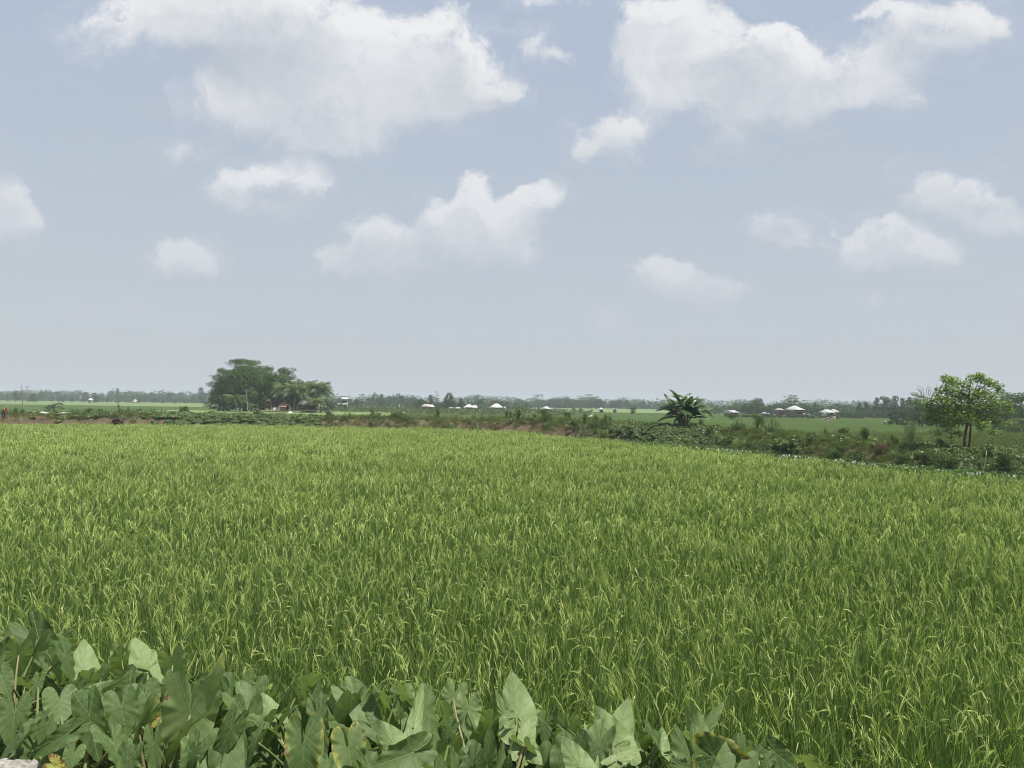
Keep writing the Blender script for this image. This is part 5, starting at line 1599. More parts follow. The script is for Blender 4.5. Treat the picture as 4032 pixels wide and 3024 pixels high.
# ------------------------------------------------------------------ shrubs on the bank, one by one
def build_shrubs():
    g = np.random.default_rng(81)
    G = 'shrubs on the weedy bank'
    L = [  # photo column, metres beyond the rice, height px, width px, material, leaf size (px), label
        (471, 5.5, 30, 16, 'B', 3.0, 'dark forked shrub sticking up from the bank above the cow', .75, .2),
        (507, 5.8, 18, 14, 'W', 2.5, 'thin weedy shrub next to the dark forked one above the cow', .5, .3),
        (350, 5.5, 20, 36, 'W', 2.2, 'wispy shrub on the bank crest between sapling and cow', .5, .2),
        (398, 5.5, 16, 26, 'W', 2.2, 'smaller wispy shrub on the bank crest nearer the cow', .5, .2),
        (232, 3.2, 14, 28, 'C', 3.0, 'green shrub spilling down the bank below the sapling', .6, .2),
        (66, 4.5, 20, 30, 'C', 3.0, 'low shrub on the bank beside the stooping person', .6, .2),
        (90, 5.5, 14, 18, 'B', 3.0, 'small dark shrub at the foot of the leaning pole', .6, .2),
        (720, 4.5, 26, 44, 'C', 4.0, 'leafy creeper-covered shrub where the creepers begin past the cow', .9, .1),
        (1015, 5.0, 22, 40, 'C', 4.0, 'round creeper-covered mound below the white cloth cone', .9, .1),
        (1295, 5.5, 18, 46, 'W', 2.5, 'brownish low shrub at the end of the creepers', .5, .2),
        (1467, 5.0, 24, 30, 'W', 2.5, 'small round green shrub alone on the middle of the bank', .55, .2),
        (1378, 5.0, 16, 12, 'W', 2.5, 'thin tuft of a shrub on the bank past the creepers', .5, .4),
        (1723, 5.2, 38, 30, 'B', 2.6, 'dark dense upright shrub alone on the bank below the village', .6, .3),
        (1994, 5.5, 28, 22, 'B', 2.6, 'dark narrow shrub where the bank starts to turn', .6, .3),
        (2014, 5.8, 22, 22, 'W', 2.4, 'thin shrub leaning against the dark narrow one at the turn', .5, .3),
        (1868, 5.5, 12, 20, 'C', 5.0, 'little pale broad-leaved plant on the bank crest', .7, .1),
        (2040, 3.6, 42, 46, 'F', 5.0, 'bright broad-leaved shrub catching the sun at the turn of the bank', .7, .2),
        (2055, 5.2, 20, 22, 'C', 4.5, 'dark leafy shrub above the bright broad-leaved one', .7, .2),
        (2155, 4.5, 42, 62, 'W', 2.6, 'wide feathery brownish-green shrub on the turned bank', .5, .2),
        (2110, 4.0, 26, 40, 'G', 2.6, 'low yellowish shrub beside the wide feathery one', .5, .2),
        (2232, 5.2, 38, 36, 'W', 3.0, 'open shrub with thin upright shoots', .55, .5),
        (2260, 4.0, 34, 40, 'W', 2.6, 'low brownish shrub in front of the one with upright shoots', .5, .2),
        (2307, 5.0, 44, 34, 'B', 2.6, 'dark spiky shrub behind the white egret', .4, .5),
        (2290, 2.6, 50, 42, 'H', 5.5, 'shrub of pale whitish leaves hanging down the bank face', .8, .1),
        (2350, 5.0, 34, 30, 'C', 6.5, 'big-leaved plant next to the dark spiky shrub', .65, .3),
        (2382, 5.2, 36, 24, 'C', 6.5, 'big-leaved plant, second from the dark spiky shrub', .65, .3),
        (2404, 5.0, 42, 24, 'C', 6.5, 'tall big-leaved plant with a drooping top, third from the dark spiky shrub', .65, .5),
        (2374, 3.0, 36, 54, 'G', 2.6, 'light yellow-green rounded shrub low on the bank face', .55, .1),
        (2480, 4.4, 30, 60, 'C', 4.5, 'creeper-covered shrub approaching the banana clump', .9, .1),
        (2560, 3.6, 34, 60, 'C', 4.5, 'dense dark creeper shrub below the banana clump', .9, .1),
        (2760, 6.4, 32, 30, 'W', 3.0, 'greyish shrub touching the banana stems', .5, .3),
        (2720, 5.6, 22, 34, 'W', 2.6, 'low shrub under the banana clump', .5, .2),
        (2700, 3.4, 36, 50, 'G', 4.0, 'light green leafy shrub below the banana clump toward the ditch', .7, .2),
        (2791, 4.8, 36, 52, 'C', 7.5, 'large-leaved shrub between banana clump and tall bush', .7, .2),
        (2908, 6.0, 62, 88, 'B', 3.0, 'tall olive bush, first of the three big bushes', .55, .3),
        (2984, 6.2, 66, 74, 'W', 3.0, 'bright-topped bush, middle of the three big bushes', .55, .3),
        (3036, 6.0, 56, 78, 'W', 2.8, 'brownish feathery bush, last of the three big bushes', .5, .2),
        (2870, 4.0, 30, 50, 'C', 6.0, 'leafy shrub in front of the tall olive bush', .7, .2),
        (2960, 3.0, 36, 50, 'W', 3.0, 'olive shrub low on the bank face beneath the big bushes', .55, .2),
        (3020, 3.6, 34, 40, 'C', 8.0, 'plant with a few large upright leaves beneath the feathery bush', .7, .3),
        (3092, 3.2, 58, 116, 'C', 10.0, 'broad mound of large glossy leaves beside the hyacinth ditch', .65, .2),
        (3254, 6.0, 30, 26, 'W', 3.0, 'slim shrub below the bamboo net frame', .5, .4),
        (3200, 5.0, 34, 44, 'C', 4.5, 'dark leafy shrub behind the broad mound of glossy leaves', .7, .2),
        (3329, 6.5, 36, 84, 'W', 2.8, 'wide shrub with brown stems on the crest', .5, .2),
        (3408, 6.2, 48, 48, 'B', 3.0, 'dense rounded dark shrub on the crest', .7, .2),
        (3310, 4.0, 38, 70, 'W', 3.0, 'olive shrub below the wide brown-stemmed one', .5, .2),
        (3270, 2.8, 42, 80, 'B', 3.2, 'dark shrub at the ditch edge in deep shade', .6, .1),
        (3380, 2.8, 36, 70, 'C', 7.0, 'leafy plant with one big pale leaf above the ditch', .7, .2),
        (3470, 4.5, 40, 60, 'D', 3.2, 'reddish-brown dry shrub on the bank', .4, .3),
        (3520, 5.5, 34, 40, 'W', 3.0, 'small shrub beside the dry reddish one', .5, .3),
        (3587, 6.4, 66, 72, 'W', 3.0, 'tall feathery olive shrub next to the young tree', .5, .3),
        (3560, 3.0, 46, 90, 'B', 3.4, 'thick dark shrub above the ditch near the young tree', .6, .1),
        (3660, 4.0, 46, 80, 'W', 3.6, 'sprawling yellowish shrub below the young tree', .6, .2),
        (3700, 6.5, 36, 60, 'C', 5.0, 'pale-leaved shrub behind the young tree trunks', .7, .2),
        (3735, 2.6, 48, 90, 'B', 4.0, 'shadowy shrub at the foot of the young tree', .7, .1),
        (3890, 5.0, 44, 50, 'C', 9.0, 'large-leaved plant past the young tree', .7, .3),
        (3960, 4.2, 54, 84, 'B', 5.0, 'dark leafy shrub past the bamboo stick', .7, .2),
        (4020, 3.4, 60, 80, 'C', 7.0, 'outermost broad-leaved shrub along the ditch', .7, .2),
    ]
    mt = {'B': M_BROAD, 'W': M_OLIVE, 'C': M_CREEP, 'F': M_FRESH, 'G': M_GRASS, 'D': M_DRY, 'H': M_HOARY}
    for (px, s, hp, wp, m, lf, lab, asp, upr) in L:
        d = bank_d(px, s)
        p = on_bank(px, s, -.08)
        h, w = m_of(hp, d) * 1.12 + .3, m_of(wp, d) * 1.2
        leaf = max(.05, m_of(lf, d) * 1.15)
        n = int(np.clip(1.6 * (w * h * 2.6) / (leaf * leaf * asp), 160, 2200))
        bush(g, mt[m], 'shrub', p, h, w, lab, 'shrub', G, w=.5, leaf=leaf / h * .9, n=n, aspect=asp, lumps=int(g.integers(7, 12)), stems=5, upright=upr)
    # thin sapling stem in front of the young tree
    d = bank_d(3752, 5.5); p = on_bank(3752, 5.5, -.05); h = m_of(95, d)
    cr, tr = MB(), MB()
    tr.tube([(0, 0, 0), (-.03, 0, h * .4), (-.08, 0, h)], [.022, .018, .008], 5)
    m = 60
    t = g.uniform(.3, 1, (m, 1))
    cr.leaves(np.array([-.08, 0, h]) * t + g.normal(0, .09, (m, 3)), np.array([0, 0, .8]) + g.normal(0, .5, (m, 3)), g.uniform(.1, .18, m), .7, np.clip(g.normal(.5, .2, m), 0, 1))
    root = empty('sapling', p)
    cr.build('crown', M_CREEP, root); tr.build('trunk', M_BARK, root)
    tag(root, 'thin straight sapling growing just in front of the two crooked trunks', 'tree')
M_HOARY = foliage('hoary_leaf', (0.11, 0.13, 0.09), (0.18, 0.21, 0.14), (0.28, 0.31, 0.22), trans=.25, rough=.6)
build_shrubs()
# ------------------------------------------------------------------ huts, houses and the small things
M_TIN = solid('weathered_tin', (0.60, 0.61, 0.61), (0.43, 0.43, 0.42), 1.2, 0.45, 0.4, metallic=.0, stretch=(1, 1, 1))
M_OLDTIN = solid('rusty_tin', (0.46, 0.45, 0.42), (0.30, 0.24, 0.19), 1.6, 0.7, 0.3)
M_REDROOF = solid('rusty_red_roof', (0.36, 0.20, 0.14), (0.24, 0.13, 0.09), 2.0, 0.8, 0.2)
M_MUDWALL = solid('mud_wall', (0.20, 0.15, 0.11), (0.12, 0.09, 0.07), 1.5, 0.95, 0.1)
M_WHITEWALL = solid('limewashed_wall', (0.52, 0.51, 0.48), (0.38, 0.37, 0.34), 1.2, 0.9, 0.1)
M_DARK = solid('dark_timber', (0.05, 0.04, 0.033), (0.03, 0.025, 0.02), 3.0, 0.9, 0.1)
M_BAMBOO = solid('bamboo', (0.42, 0.34, 0.21), (0.27, 0.21, 0.13), 4.0, 0.6, 0.3, stretch=(1, 1, .3))
M_GREYWOOD = solid('grey_wood', (0.27, 0.25, 0.22), (0.17, 0.155, 0.135), 4.0, 0.9, 0.1, stretch=(1, 1, .3))
M_CLOTH = solid('white_cloth', (0.80, 0.79, 0.76), (0.66, 0.65, 0.62), 3.0, 0.9, 0.1)
M_CONC = solid('pale_concrete', (0.55, 0.54, 0.51), (0.42, 0.41, 0.38), 3.0, 0.9, 0.1)
M_STEEL = solid('galvanised_steel', (0.40, 0.42, 0.44), (0.32, 0.34, 0.36), 1.0, 0.6, 0.3)

def roof_mb(w, d, h, over, hip, z, thick=.06):
    """Pitched roof: gable when hip is 0, hipped when hip is the inset of the ridge ends; a closed slab with real thickness."""
    mb = MB()
    W, D = w / 2 + over, d / 2 + over
    x = W - hip
    top = [(-W, -D, z), (W, -D, z), (W, D, z), (-W, D, z), (-x, 0, z + h), (x, 0, z + h)]
    bot = [(a, b, c - thick) for a, b, c in top]
    F = [(0, 1, 5, 4), (2, 3, 4, 5)]; T = [(1, 2, 5), (3, 0, 4)]
    v = np.array(top + bot)
    mb.add(v, F + [(b + 6, a + 6, d_ + 6, c + 6) for a, b, c, d_ in F] + [(1, 0, 6, 7), (2, 1, 7, 8), (3, 2, 8, 9), (0, 3, 9, 6)])
    mb.f.append(np.array(T + [(b + 6, a + 6, c + 6) for a, b, c in T])); mb.m.append(np.zeros(4, int))
    # sheet ridges
    n = max(4, int(w / .8))
    for i in range(n + 1):
        xx = -W + (2 * W) * i / n
        k = 1 if abs(xx) <= x else max(0, (W - abs(xx)) / max(hip, .01))
        for s in (-1, 1):
            mb.tube([(xx, s * D, z + .02), (xx * (1 if k == 1 else 1), s * D * (1 - k), z + h * k + .02)], .035, 4)
    return mb

def house(px, d, label, wpx, wall_h, roof_h, depth=4.5, hip=0.0, rz=0.0, roof=None, wall=None, openings=2, over=.5, lift=0.0, porch=False, upper=0.0):
    w = m_of(wpx, d) - 2 * over
    p = at(px, d, lift - .05)
    root = empty('house', p, rz)
    tag(root, label, 'house')
    W = wall or M_MUDWALL
    H = wall_h + upper
    MB().box((0, 0, H / 2), (w, depth, H)).build('wall', W, root)
    roof_h *= .72
    roof_mb(w, depth, roof_h, over, hip, H + .02).build('roof', roof or M_TIN, root)
    n = max(openings, 1)
    for i in range(n):
        x = -w / 2 + w * (i + .5) / n
        if i == n // 2:
            dr = MB().box((x, -depth / 2 - .02, .95), (.9, .06, 1.9)).build('door', M_DARK, root)
            MB().box((x, -depth / 2 - .045, 1.95), (1.1, .09, .1)).build('lintel', M_GREYWOOD, dr)
        else:
            wi = MB().box((x, -depth / 2 - .02, 1.35), (.8, .06, .8)).build('window', M_DARK, root)
            MB().box((x, -depth / 2 - .05, .92), (1.0, .1, .06)).build('sill', M_GREYWOOD, wi)
    if upper:
        MB().box((0, -depth / 2 - .35, wall_h), (w + .6, .9, .12)).build('balcony', M_CONC, root)
        for i in range(3):
            MB().box((-w / 2 + w * (i + .5) / 3, -depth / 2 - .02, wall_h + upper * .5), (.8, .06, .9)).build('window', M_DARK, root)
    if porch:
        pr = MB()
        y0 = -depth / 2
        pr.add(np.array([(-w / 2 - over, y0 - 1.8, H - .5), (w / 2 + over, y0 - 1.8, H - .5), (w / 2 + over, y0 - .01, H - .02), (-w / 2 - over, y0 - .01, H - .02),
                         (-w / 2 - over, y0 - 1.8, H - .56), (w / 2 + over, y0 - 1.8, H - .56), (w / 2 + over, y0 - .01, H - .08), (-w / 2 - over, y0 - .01, H - .08)]),
               [(0, 1, 2, 3), (7, 6, 5, 4), (0, 4, 5, 1), (1, 5, 6, 2), (2, 6, 7, 3), (3, 7, 4, 0)])
        pr.build('porch_roof', roof or M_TIN, root)
        for i in range(4):
            MB().tube([(-w / 2 + w * i / 3, y0 - 1.7, 0), (-w / 2 + w * i / 3, y0 - 1.7, H - .52)], .06, 6).build('post', M_GREYWOOD, root)
    return root

def build_village():
    t = lambda px: 0.0
    house(1358, 330, 'pale two-storey house with stacked white roofs among trees beyond the levee', 26, 2.4, 1.0, 4, 0, .1, M_TIN, M_WHITEWALL, 2, .4, upper=2.2)
    house(1342, 332, 'low grey lean-to house beside the pale two-storey one', 22, 2.2, .8, 3.5, 0, .2, M_OLDTIN, M_MUDWALL, 2, .4)
    house(1680, 298, 'old grey tin-roofed house half hidden by a tree, first of the village row', 36, 2.1, 1.3, 5, .9, -.05, M_OLDTIN, M_MUDWALL, 3)
    house(1700, 296, 'old pale tin-roofed house second of the village row', 24, 2.0, 1.2, 4.5, .8, .1, M_TIN, M_MUDWALL, 2)
    house(1791, 288, 'long low shed with a flat bright white roof', 42, 1.6, .55, 4, 0, .0, M_TIN, M_DARK, 3)
    house(1846, 286, 'white hipped-roof house, larger half of the twin house with dark doorways', 30, 2.1, 1.5, 5, 1.0, -.12, M_TIN, M_WHITEWALL, 3)
    house(1868, 287, 'white gable house, smaller half of the twin house', 21, 2.0, 1.1, 4, .3, -.12, M_TIN, M_WHITEWALL, 2)
    house(1955, 284, 'big white barn-like house with the tallest bright roof', 38, 2.2, 1.9, 6.5, 1.2, -.2, M_TIN, M_MUDWALL, 3)
    house(1938, 282, 'low brown thatched hut tucked against the big white barn', 24, 1.5, .8, 3.5, .5, -.1, M_OLDTIN, M_MUDWALL, 2)
    house(1988, 285, 'little white-roofed hut beside the leafless tree', 19, 1.5, 1.0, 4, .7, 0, M_TIN, M_MUDWALL, 2)
    house(2151, 292, 'dark-walled hut with a pale top in the low hedge', 26, 1.9, 1.2, 4, .8, .2, M_TIN, M_DARK, 2)
    house(2367, 330, 'small open hut with a bright hipped roof at the end of the field', 18, 1.7, 1.0, 4, .8, 0, M_TIN, M_MUDWALL, 2)
    house(2420, 360, 'small flat white-roofed shed against the blue trees', 16, 1.6, .5, 3, 0, 0, M_TIN, M_MUDWALL, 2)
    house(2878, 262, 'shed with a bright slanting white roof beside the level-tiered tree', 31, 1.7, 1.0, 5, 0, .35, M_TIN, M_MUDWALL, 2)
    house(3128, 268, 'large white domed-looking tin roof among the dark trees', 40, 2.6, 1.9, 6, 1.4, .25, M_TIN, M_MUDWALL, 3, lift=.3)
    house(3068, 290, 'pale roof glimpsed between dark trees beside the domed-looking one', 22, 2.6, .9, 4, .4, 0, M_OLDTIN, M_MUDWALL, 2)
    house(3012, 272, 'small white-topped hut low under the dome-shaped tree', 17, 1.4, .6, 3.5, .3, .1, M_TIN, M_MUDWALL, 2)
    house(3172, 270, 'low pale shed just past the domed-looking white roof', 20, 1.3, .5, 3.5, .2, -.1, M_OLDTIN, M_MUDWALL, 2)
    house(3255, 250, 'white-washed broken-roofed house behind the bamboo net frame', 30, 2.2, 1.3, 4, .5, .2, M_TIN, M_WHITEWALL, 2)
    house(3282, 252, 'narrow white house at the end of the bamboo net frame', 15, 2.4, 1.2, 3.5, .2, .4, M_TIN, M_WHITEWALL, 2, .3)
    house(358, 540, 'little white hut at the foot of the hazy treeline', 11, 2.0, 2.0, 4, .7, 0, M_TIN, M_WHITEWALL, 2, .3)
    # homestead huts under the grove
    house(1122, 199, 'rusty red-roofed hut in the shade of the homestead palms', 30, 1.9, .95, 3.2, .6, .1, M_REDROOF, M_DARK, 2, .35, porch=True)
    house(1215, 199, 'long grey tin-roofed hut under the coconut palms', 62, 2.1, 1.7, 4, .25, -.08, M_OLDTIN, M_DARK, 3, .4)
    house(1032, 208, 'small hut with a faded pink roof deep in the grove', 20, 2.6, .8, 3, .4, 0, M_REDROOF, M_DARK, 2, .3)
build_village()

def build_shrine():
    d = 560
    p = at(533, d, 0)
    root = empty('shrine', p)
    tag(root, 'small grey domed shrine with a thin spire before the hazy treeline', 'shrine')
    MB().box((0, 0, .9), (2.6, 2.6, 1.8)).build('wall', M_WHITEWALL, root)
    t = np.linspace(0, math.pi / 2, 7)
    MB().tube([(0, 0, 1.8 + .9 * math.sin(a)) for a in t], [max(.05, 1.4 * math.cos(a)) for a in t], 14).build('dome', M_CONC, root, smooth=True)
    MB().tube([(0, 0, 2.6), (0, 0, 3.4), (0, 0, 4.6)], [.1, .06, .02], 6).build('spire', M_STEEL, root)
build_shrine()

def pole_thing(name, label, cat, foot, top, r0, r1, mat, cross=False, group=None):
    root = empty(name, foot)
    tag(root, label, cat, group)
    v = np.array(top) - np.array(foot)
    t = np.linspace(0, 1, 7)[:, None]
    w = RNG.normal(0, .006, (7, 3)) * np.linalg.norm(v)
    w[0] = 0
    MB().tube(v * t + w * np.array([1, 1, 0]), np.linspace(r0, r1, 7), 8).build('shaft', mat, root, smooth=True)
    if cross:
        MB().box(tuple(v * .93), (1.0, .08, .08)).build('crossarm', mat, root)
        for s in (-.4, .4):
            MB().tube([tuple(v * .93 + np.array([s, 0, .04])), tuple(v * .93 + np.array([s, 0, .2]))], [.05, .035], 8).build('insulator', M_CONC, root)
    else:
        MB().tube([tuple(v * .985), tuple(v * 1.005)], [r1 * 1.25, r1 * 1.1], 8).build('cap', mat, root)
    return root

def build_poles():
    d = bank_d(92, 6.2); f = on_bank(94, 6.2, -.1)
    top = f + Vector((m_of(84 - 94, d), 0, m_of(1632 - 1513, d) + .1))
    pole_thing('leaning_pole', 'tall thin grey pole leaning slightly on the bank near the stooping person', 'pole', f, top, .055, .04, M_GREYWOOD)
    f = on_bank(644, 7.5, -.1); d = f.y
    pole_thing('stake', 'short wooden stake standing in the field behind the creepers', 'stake', f, f + Vector((.06, 0, m_of(30, d))), .04, .035, M_GREYWOOD)
    f = at(976, 188, -.1)
    pole_thing('utility_pole', 'pale concrete pole in front of the dark homestead grove', 'pole', f, f + Vector((-.45, 0, m_of(92, 188))), .12, .08, M_GREYWOOD, True)
    d = bank_d(3862, 1.4); f = on_bank(3860, 1.4, -.3)
    pole_thing('bamboo_stick', 'slender pale bamboo stick leaning in the hyacinth ditch', 'stick', f, f + Vector((m_of(26, d), 0, m_of(118, d) + .3)), .022, .014, M_BAMBOO)
    for px, d, h, lab in ((1573, 250, 36, 'pale thin pole on the levee between two-storey house and village'), (1829, 270, 26, 'thin pale pole beside the twin white house'),
                          (1989, 275, 30, 'thin grey pole beside the big white barn'), (216, 540, 30, 'pale thin pole far off in front of the hazy treeline'), (815, 420, 26, 'pale thin pole beside the open end of the homestead grove'),
                          (1848, 400, 42, 'thin grey pole rising behind the twin white house'), (1929, 300, 22, 'short grey pole near the low brown hut'), (2090, 300, 20, 'pale pole in the low village hedge')):
        f = at(px, d, -.1)
        pole_thing('utility_pole', lab, 'pole', f, f + Vector((RNG.uniform(-.15, .15), 0, m_of(h, d))), .14, .10, M_CONC, True)
    # fence posts along the levee
    proto = None
    for i in range(30):
        px = 1345 + i * 26 + RNG.uniform(-6, 6)
        d = 231 + RNG.uniform(-1, 1)
        f = at(px, d, -.1)
        if proto is None:
            proto = empty('fence_post', f)
            tag(proto, 'one of the thin pale posts in the old fence along the levee', 'fence post', 'fence posts along the levee')
            MB().tube([(0, 0, 0), (.02, 0, .8), (0, .01, 1.6)], [.06, .055, .05], 7).build('shaft', M_GREYWOOD, proto)
            MB().tube([(-.06, -.06, 1.35), (.06, -.06, 1.35)], .025, 5).build('tie', M_STEEL, proto)
            o = proto
        else:
            o = copy_tree(proto)
        o.location = f
        o.rotation_euler = (RNG.normal(0, .05), RNG.normal(0, .05), RNG.uniform(0, 6))
        o.scale = (1, 1, RNG.uniform(.8, 1.35))
build_poles()

def build_towers():
    for px, d, top, lab in ((2120, 1250, 1576, 'faint lattice mast fading into haze over the low hedge'), (2378, 1250, 1580, 'faint lattice mast fading into haze beside the blue woodland hump'), (3362, 1150, 1590, 'faint lattice mast fading into haze before the tall slender row')):
        p = at(px, d, 0)
        h = m_of(horizon(px) - top, d) + 3.8
        root = empty('lattice_mast', p)
        tag(root, lab, 'mast')
        legs = MB(); br = MB()
        b = 2.2
        c = [(-1, -1), (1, -1), (1, 1), (-1, 1)]
        for x, y in c:
            legs.tube([(x * b, y * b, 0), (x * b * .35, y * b * .35, h)], [.22, .16], 5)
        for i in range(9):
            z0, z1 = h * i / 9, h * (i + 1) / 9
            k0, k1 = b * (1 - .65 * i / 9), b * (1 - .65 * (i + 1) / 9)
            for j in range(4):
                a, e = c[j], c[(j + 1) % 4]
                br.tube([(a[0] * k0, a[1] * k0, z0), (e[0] * k1, e[1] * k1, z1)], .09, 4)
                br.tube([(a[0] * k1, a[1] * k1, z1), (e[0] * k1, e[1] * k1, z1)], .09, 4)
        legs.build('mast_frame', M_STEEL, root); br.build('bracing', M_STEEL, root)
build_towers()

def build_homestead_things():
    D = 190
    # low bamboo platform for drying, in front of the huts
    def P(px, py):       # on the vertical plane of the rack
        r = ray(px, py); return CAM + r * D
    a, b = P(1030, 1618), P(1150, 1615)
    g0 = hz(a.x, D)
    root = empty('drying_rack', (a.x, D, g0))
    tag(root, 'long low drying rack of bamboo poles in front of the homestead huts', 'rack')
    L = b.x - a.x + 1.5
    zt = a.z - g0
    dk = MB()
    for i in range(9):
        y = i * .28
        dk.tube([(-.4 + RNG.uniform(-.6, .3), y, zt + .05 + RNG.uniform(-.05, .05)), (L * .5, y, zt + .06 * wob(np.array(i * 2.), np.array(1.))), (L + RNG.uniform(-.6, .9), y, zt + RNG.uniform(-.05, .1))], .055, 6)
    dk.build('deck', M_BAMBOO, root)
    for i in range(8):
        for y in (0.05, 2.2):
            x = L * (i + .5) / 8
            MB().tube([(x, y, 0), (x, y, zt - .05)], .05, 6).build('leg', M_GREYWOOD, root)
    c, e = P(1175, 1617), P(1240, 1620)
    root = empty('plank_bench', (c.x, D + 1, hz(c.x, D + 1)))
    tag(root, 'grey plank jetty continuing past the bamboo drying rack', 'rack')
    zt2 = c.z - hz(c.x, D + 1); L2 = e.x - c.x
    pl = MB()
    for i in range(4):
        pl.box((L2 / 2, i * .4, zt2 - .03), (L2 + RNG.uniform(-.4, .4), .34, .07), tint=.5, jitter=.01)
    pl.build('deck', M_GREYWOOD, root)
    for i in range(6):
        MB().tube([(L2 * i / 5, .1, 0), (L2 * i / 5, .1, zt2 - .08)], .06, 6).build('leg', M_GREYWOOD, root)
    # white cloth hung over a stake like a cone
    q = P(1156, 1630)
    root = empty('draped_cloth', (q.x, D - 3, hz(q.x, D - 3)))
    tag(root, 'white cloth hung over a stake like a little cone before the drying rack', 'cloth')
    h = P(1156, 1619).z - hz(q.x, D - 3) - .05
    n = 28
    v = [(0, 0, h)]
    for k, (zz, rr) in enumerate(((.93, .10), (.7, .24), (.4, .38), (.1, .5), (.02, .56))):
        for j in range(n):
            an = 6.283 * j / n
            rj = rr * (1 + .16 * k / 4 * math.sin(an * 5 + 1) + .07 * k / 4 * math.sin(an * 9))
            v.append((rj * math.cos(an), rj * .8 * math.sin(an), h * zz + .02 * math.sin(an * 5)))
    f = [(1 + k * n + j, 1 + (k + 1) * n + j, 1 + (k + 1) * n + (j + 1) % n, 1 + k * n + (j + 1) % n) for k in range(4) for j in range(n)]
    mb = MB().add(np.array(v), f)
    mb.f.append(np.array([(0, 1 + j, 1 + (j + 1) % n) for j in range(n)])); mb.m.append(np.zeros(n, int))
    mb.build('cloth', M_CLOTH, root, smooth=True)
    MB().tube([(0, 0, 0), (0, 0, h + .08)], .03, 6).build('stake', M_GREYWOOD, root)
    # white box on the rack
    q = P(1081, 1612)
    root = empty('water_tank', (q.x, D + .7, q.z - .42))
    tag(root, 'white box-shaped water tank set on the drying rack before the grove', 'tank')
    MB().box((-.25, 0, .42), (.55, .8, .8), taper=.08, jitter=.01).build('tank', M_CLOTH, root)
    MB().box((-.25, 0, .845), (.62, .86, .05)).build('lid', M_CLOTH, root)
    MB().tube([(.03, -.2, .3), (.1, -.2, .3)], .04, 8).build('spout', M_STEEL, root)
    q = P(1090, 1611)
    root = empty('grey_crate', (q.x, D + .9, q.z - .36))
    tag(root, 'grey slatted crate right beside the white water tank', 'crate')
    cr = MB()
    for i in range(4):
        cr.box((0, -.35, .1 + .18 * i), (.85, .05, .13)).box((0, .35, .1 + .18 * i), (.85, .05, .13))
    cr.build('slats', M_GREYWOOD, root)
    for x in (-.42, .42):
        MB().box((x, 0, .38), (.05, .68, .72)).build('end_panel', M_GREYWOOD, root)
    # flag-like cloth on a leaning bamboo
    f = at(1075, 194, 0)
    root = pole_thing('bamboo_pole', 'leaning bamboo pole with a faded scrap of cloth at its tip in the grove', 'pole', f, f + Vector((-.75, 0, 3.3)), .035, .02, M_BAMBOO)
    vv = np.array([(-.75 - .62 * i / 5, .04 * math.sin(i * 2), 3.28 - .42 * j / 2 - .06 * i / 5) for i in range(6) for j in range(3)])
    ff = [(i * 3 + j, i * 3 + j + 1, (i + 1) * 3 + j + 1, (i + 1) * 3 + j) for i in range(5) for j in range(2)]
    MB().add(vv, ff).build('flag', M_REDROOF, root)
    # pale strips on the bank standing in for water that mirrors the sky
    f = on_bank(170, 6.6); e = on_bank(305, 6.9)
    d = f.y
    for k, (a_, b_, lab) in enumerate(((163, 172, 'short white strip standing in for a water glint beside the sapling stem'), (174, 190, 'pale short strip standing in for a water glint under the sapling'), (228, 295, 'long thin white strip standing in for a water glint past the sapling'), (131, 138, 'small white strip standing in for a water glint near the leaning pole'))):
        p0, p1 = on_bank(a_, 5.2), on_bank(b_, 5.2)
        n = 14
        root = empty('water_glint_strip', p0)
        tag(root, lab, 'plastic sheet')
        pp = [np.array([(p1.x - p0.x) * t, (p1.y - p0.y) * t, 0]) for t in np.linspace(0, 1, n)]
        for i, q_ in enumerate(pp):
            q_[2] = hz(p0.x + q_[0], p0.y + q_[1]) - p0.z + .36 + .03 * math.sin(i * 1.7)
        v = np.array([q_ + o_ for q_ in pp for o_ in (np.array([0, -.2, -.03]), np.array([0, -.05, .02]), np.array([0, .3, .03]))])
        ff = [(i * 3 + j, i * 3 + j + 1, (i + 1) * 3 + j + 1, (i + 1) * 3 + j) for i in range(n - 1) for j in range(2)]
        MB().add(v, ff).build('sheet', M_CLOTH, root, smooth=True)
        MB().tube([q_ + np.array([0, -.05, .03]) for q_ in pp], .022, 6).build('glint_edge', M_CLOTH, root)
build_homestead_things()

def build_fishing_net():
    d = 150
    p = at(3270, d, 0)
    root = empty('lift_net', p)
    tag(root, 'bamboo lift net frame with a long slanting boom standing over the field', 'fishing net')
    def P(px, py, dy=0.0):
        r = ray(px, py); q = CAM + r * (d + dy); return np.array(q - p)
    MB().tube([P(3176, 1666), P(3238, 1649), P(3292, 1638)], [.05, .06, .04], 6).build('boom', M_BAMBOO, root)
    for a, b in (((3240, 1648), (3262, 1675)), ((3291, 1638), (3283, 1676)), ((3286, 1640), (3280, 1676)), ((3237, 1648), (3237, 1674)), ((3262, 1650), (3250, 1668))):
        q = P(*b); q[2] = -.05
        MB().tube([P(*a), q], .04, 6).build('leg', M_BAMBOO, root)
    net = MB()
    A, B, C, D_ = P(3240, 1646), P(3290, 1637), P(3286, 1647, 3), P(3244, 1652, 3)
    for i in range(13):
        t = i / 12
        for (s0, s1, e0, e1) in ((A, B, D_, C), (A, D_, B, C)):
            u, w = s0 + (s1 - s0) * t, e0 + (e1 - e0) * t
            m = (u + w) / 2 - np.array([0, 0, .35])
            net.tube([u, m, w], .012, 3)
    net.build('net', M_GREYWOOD, root)
build_fishing_net()

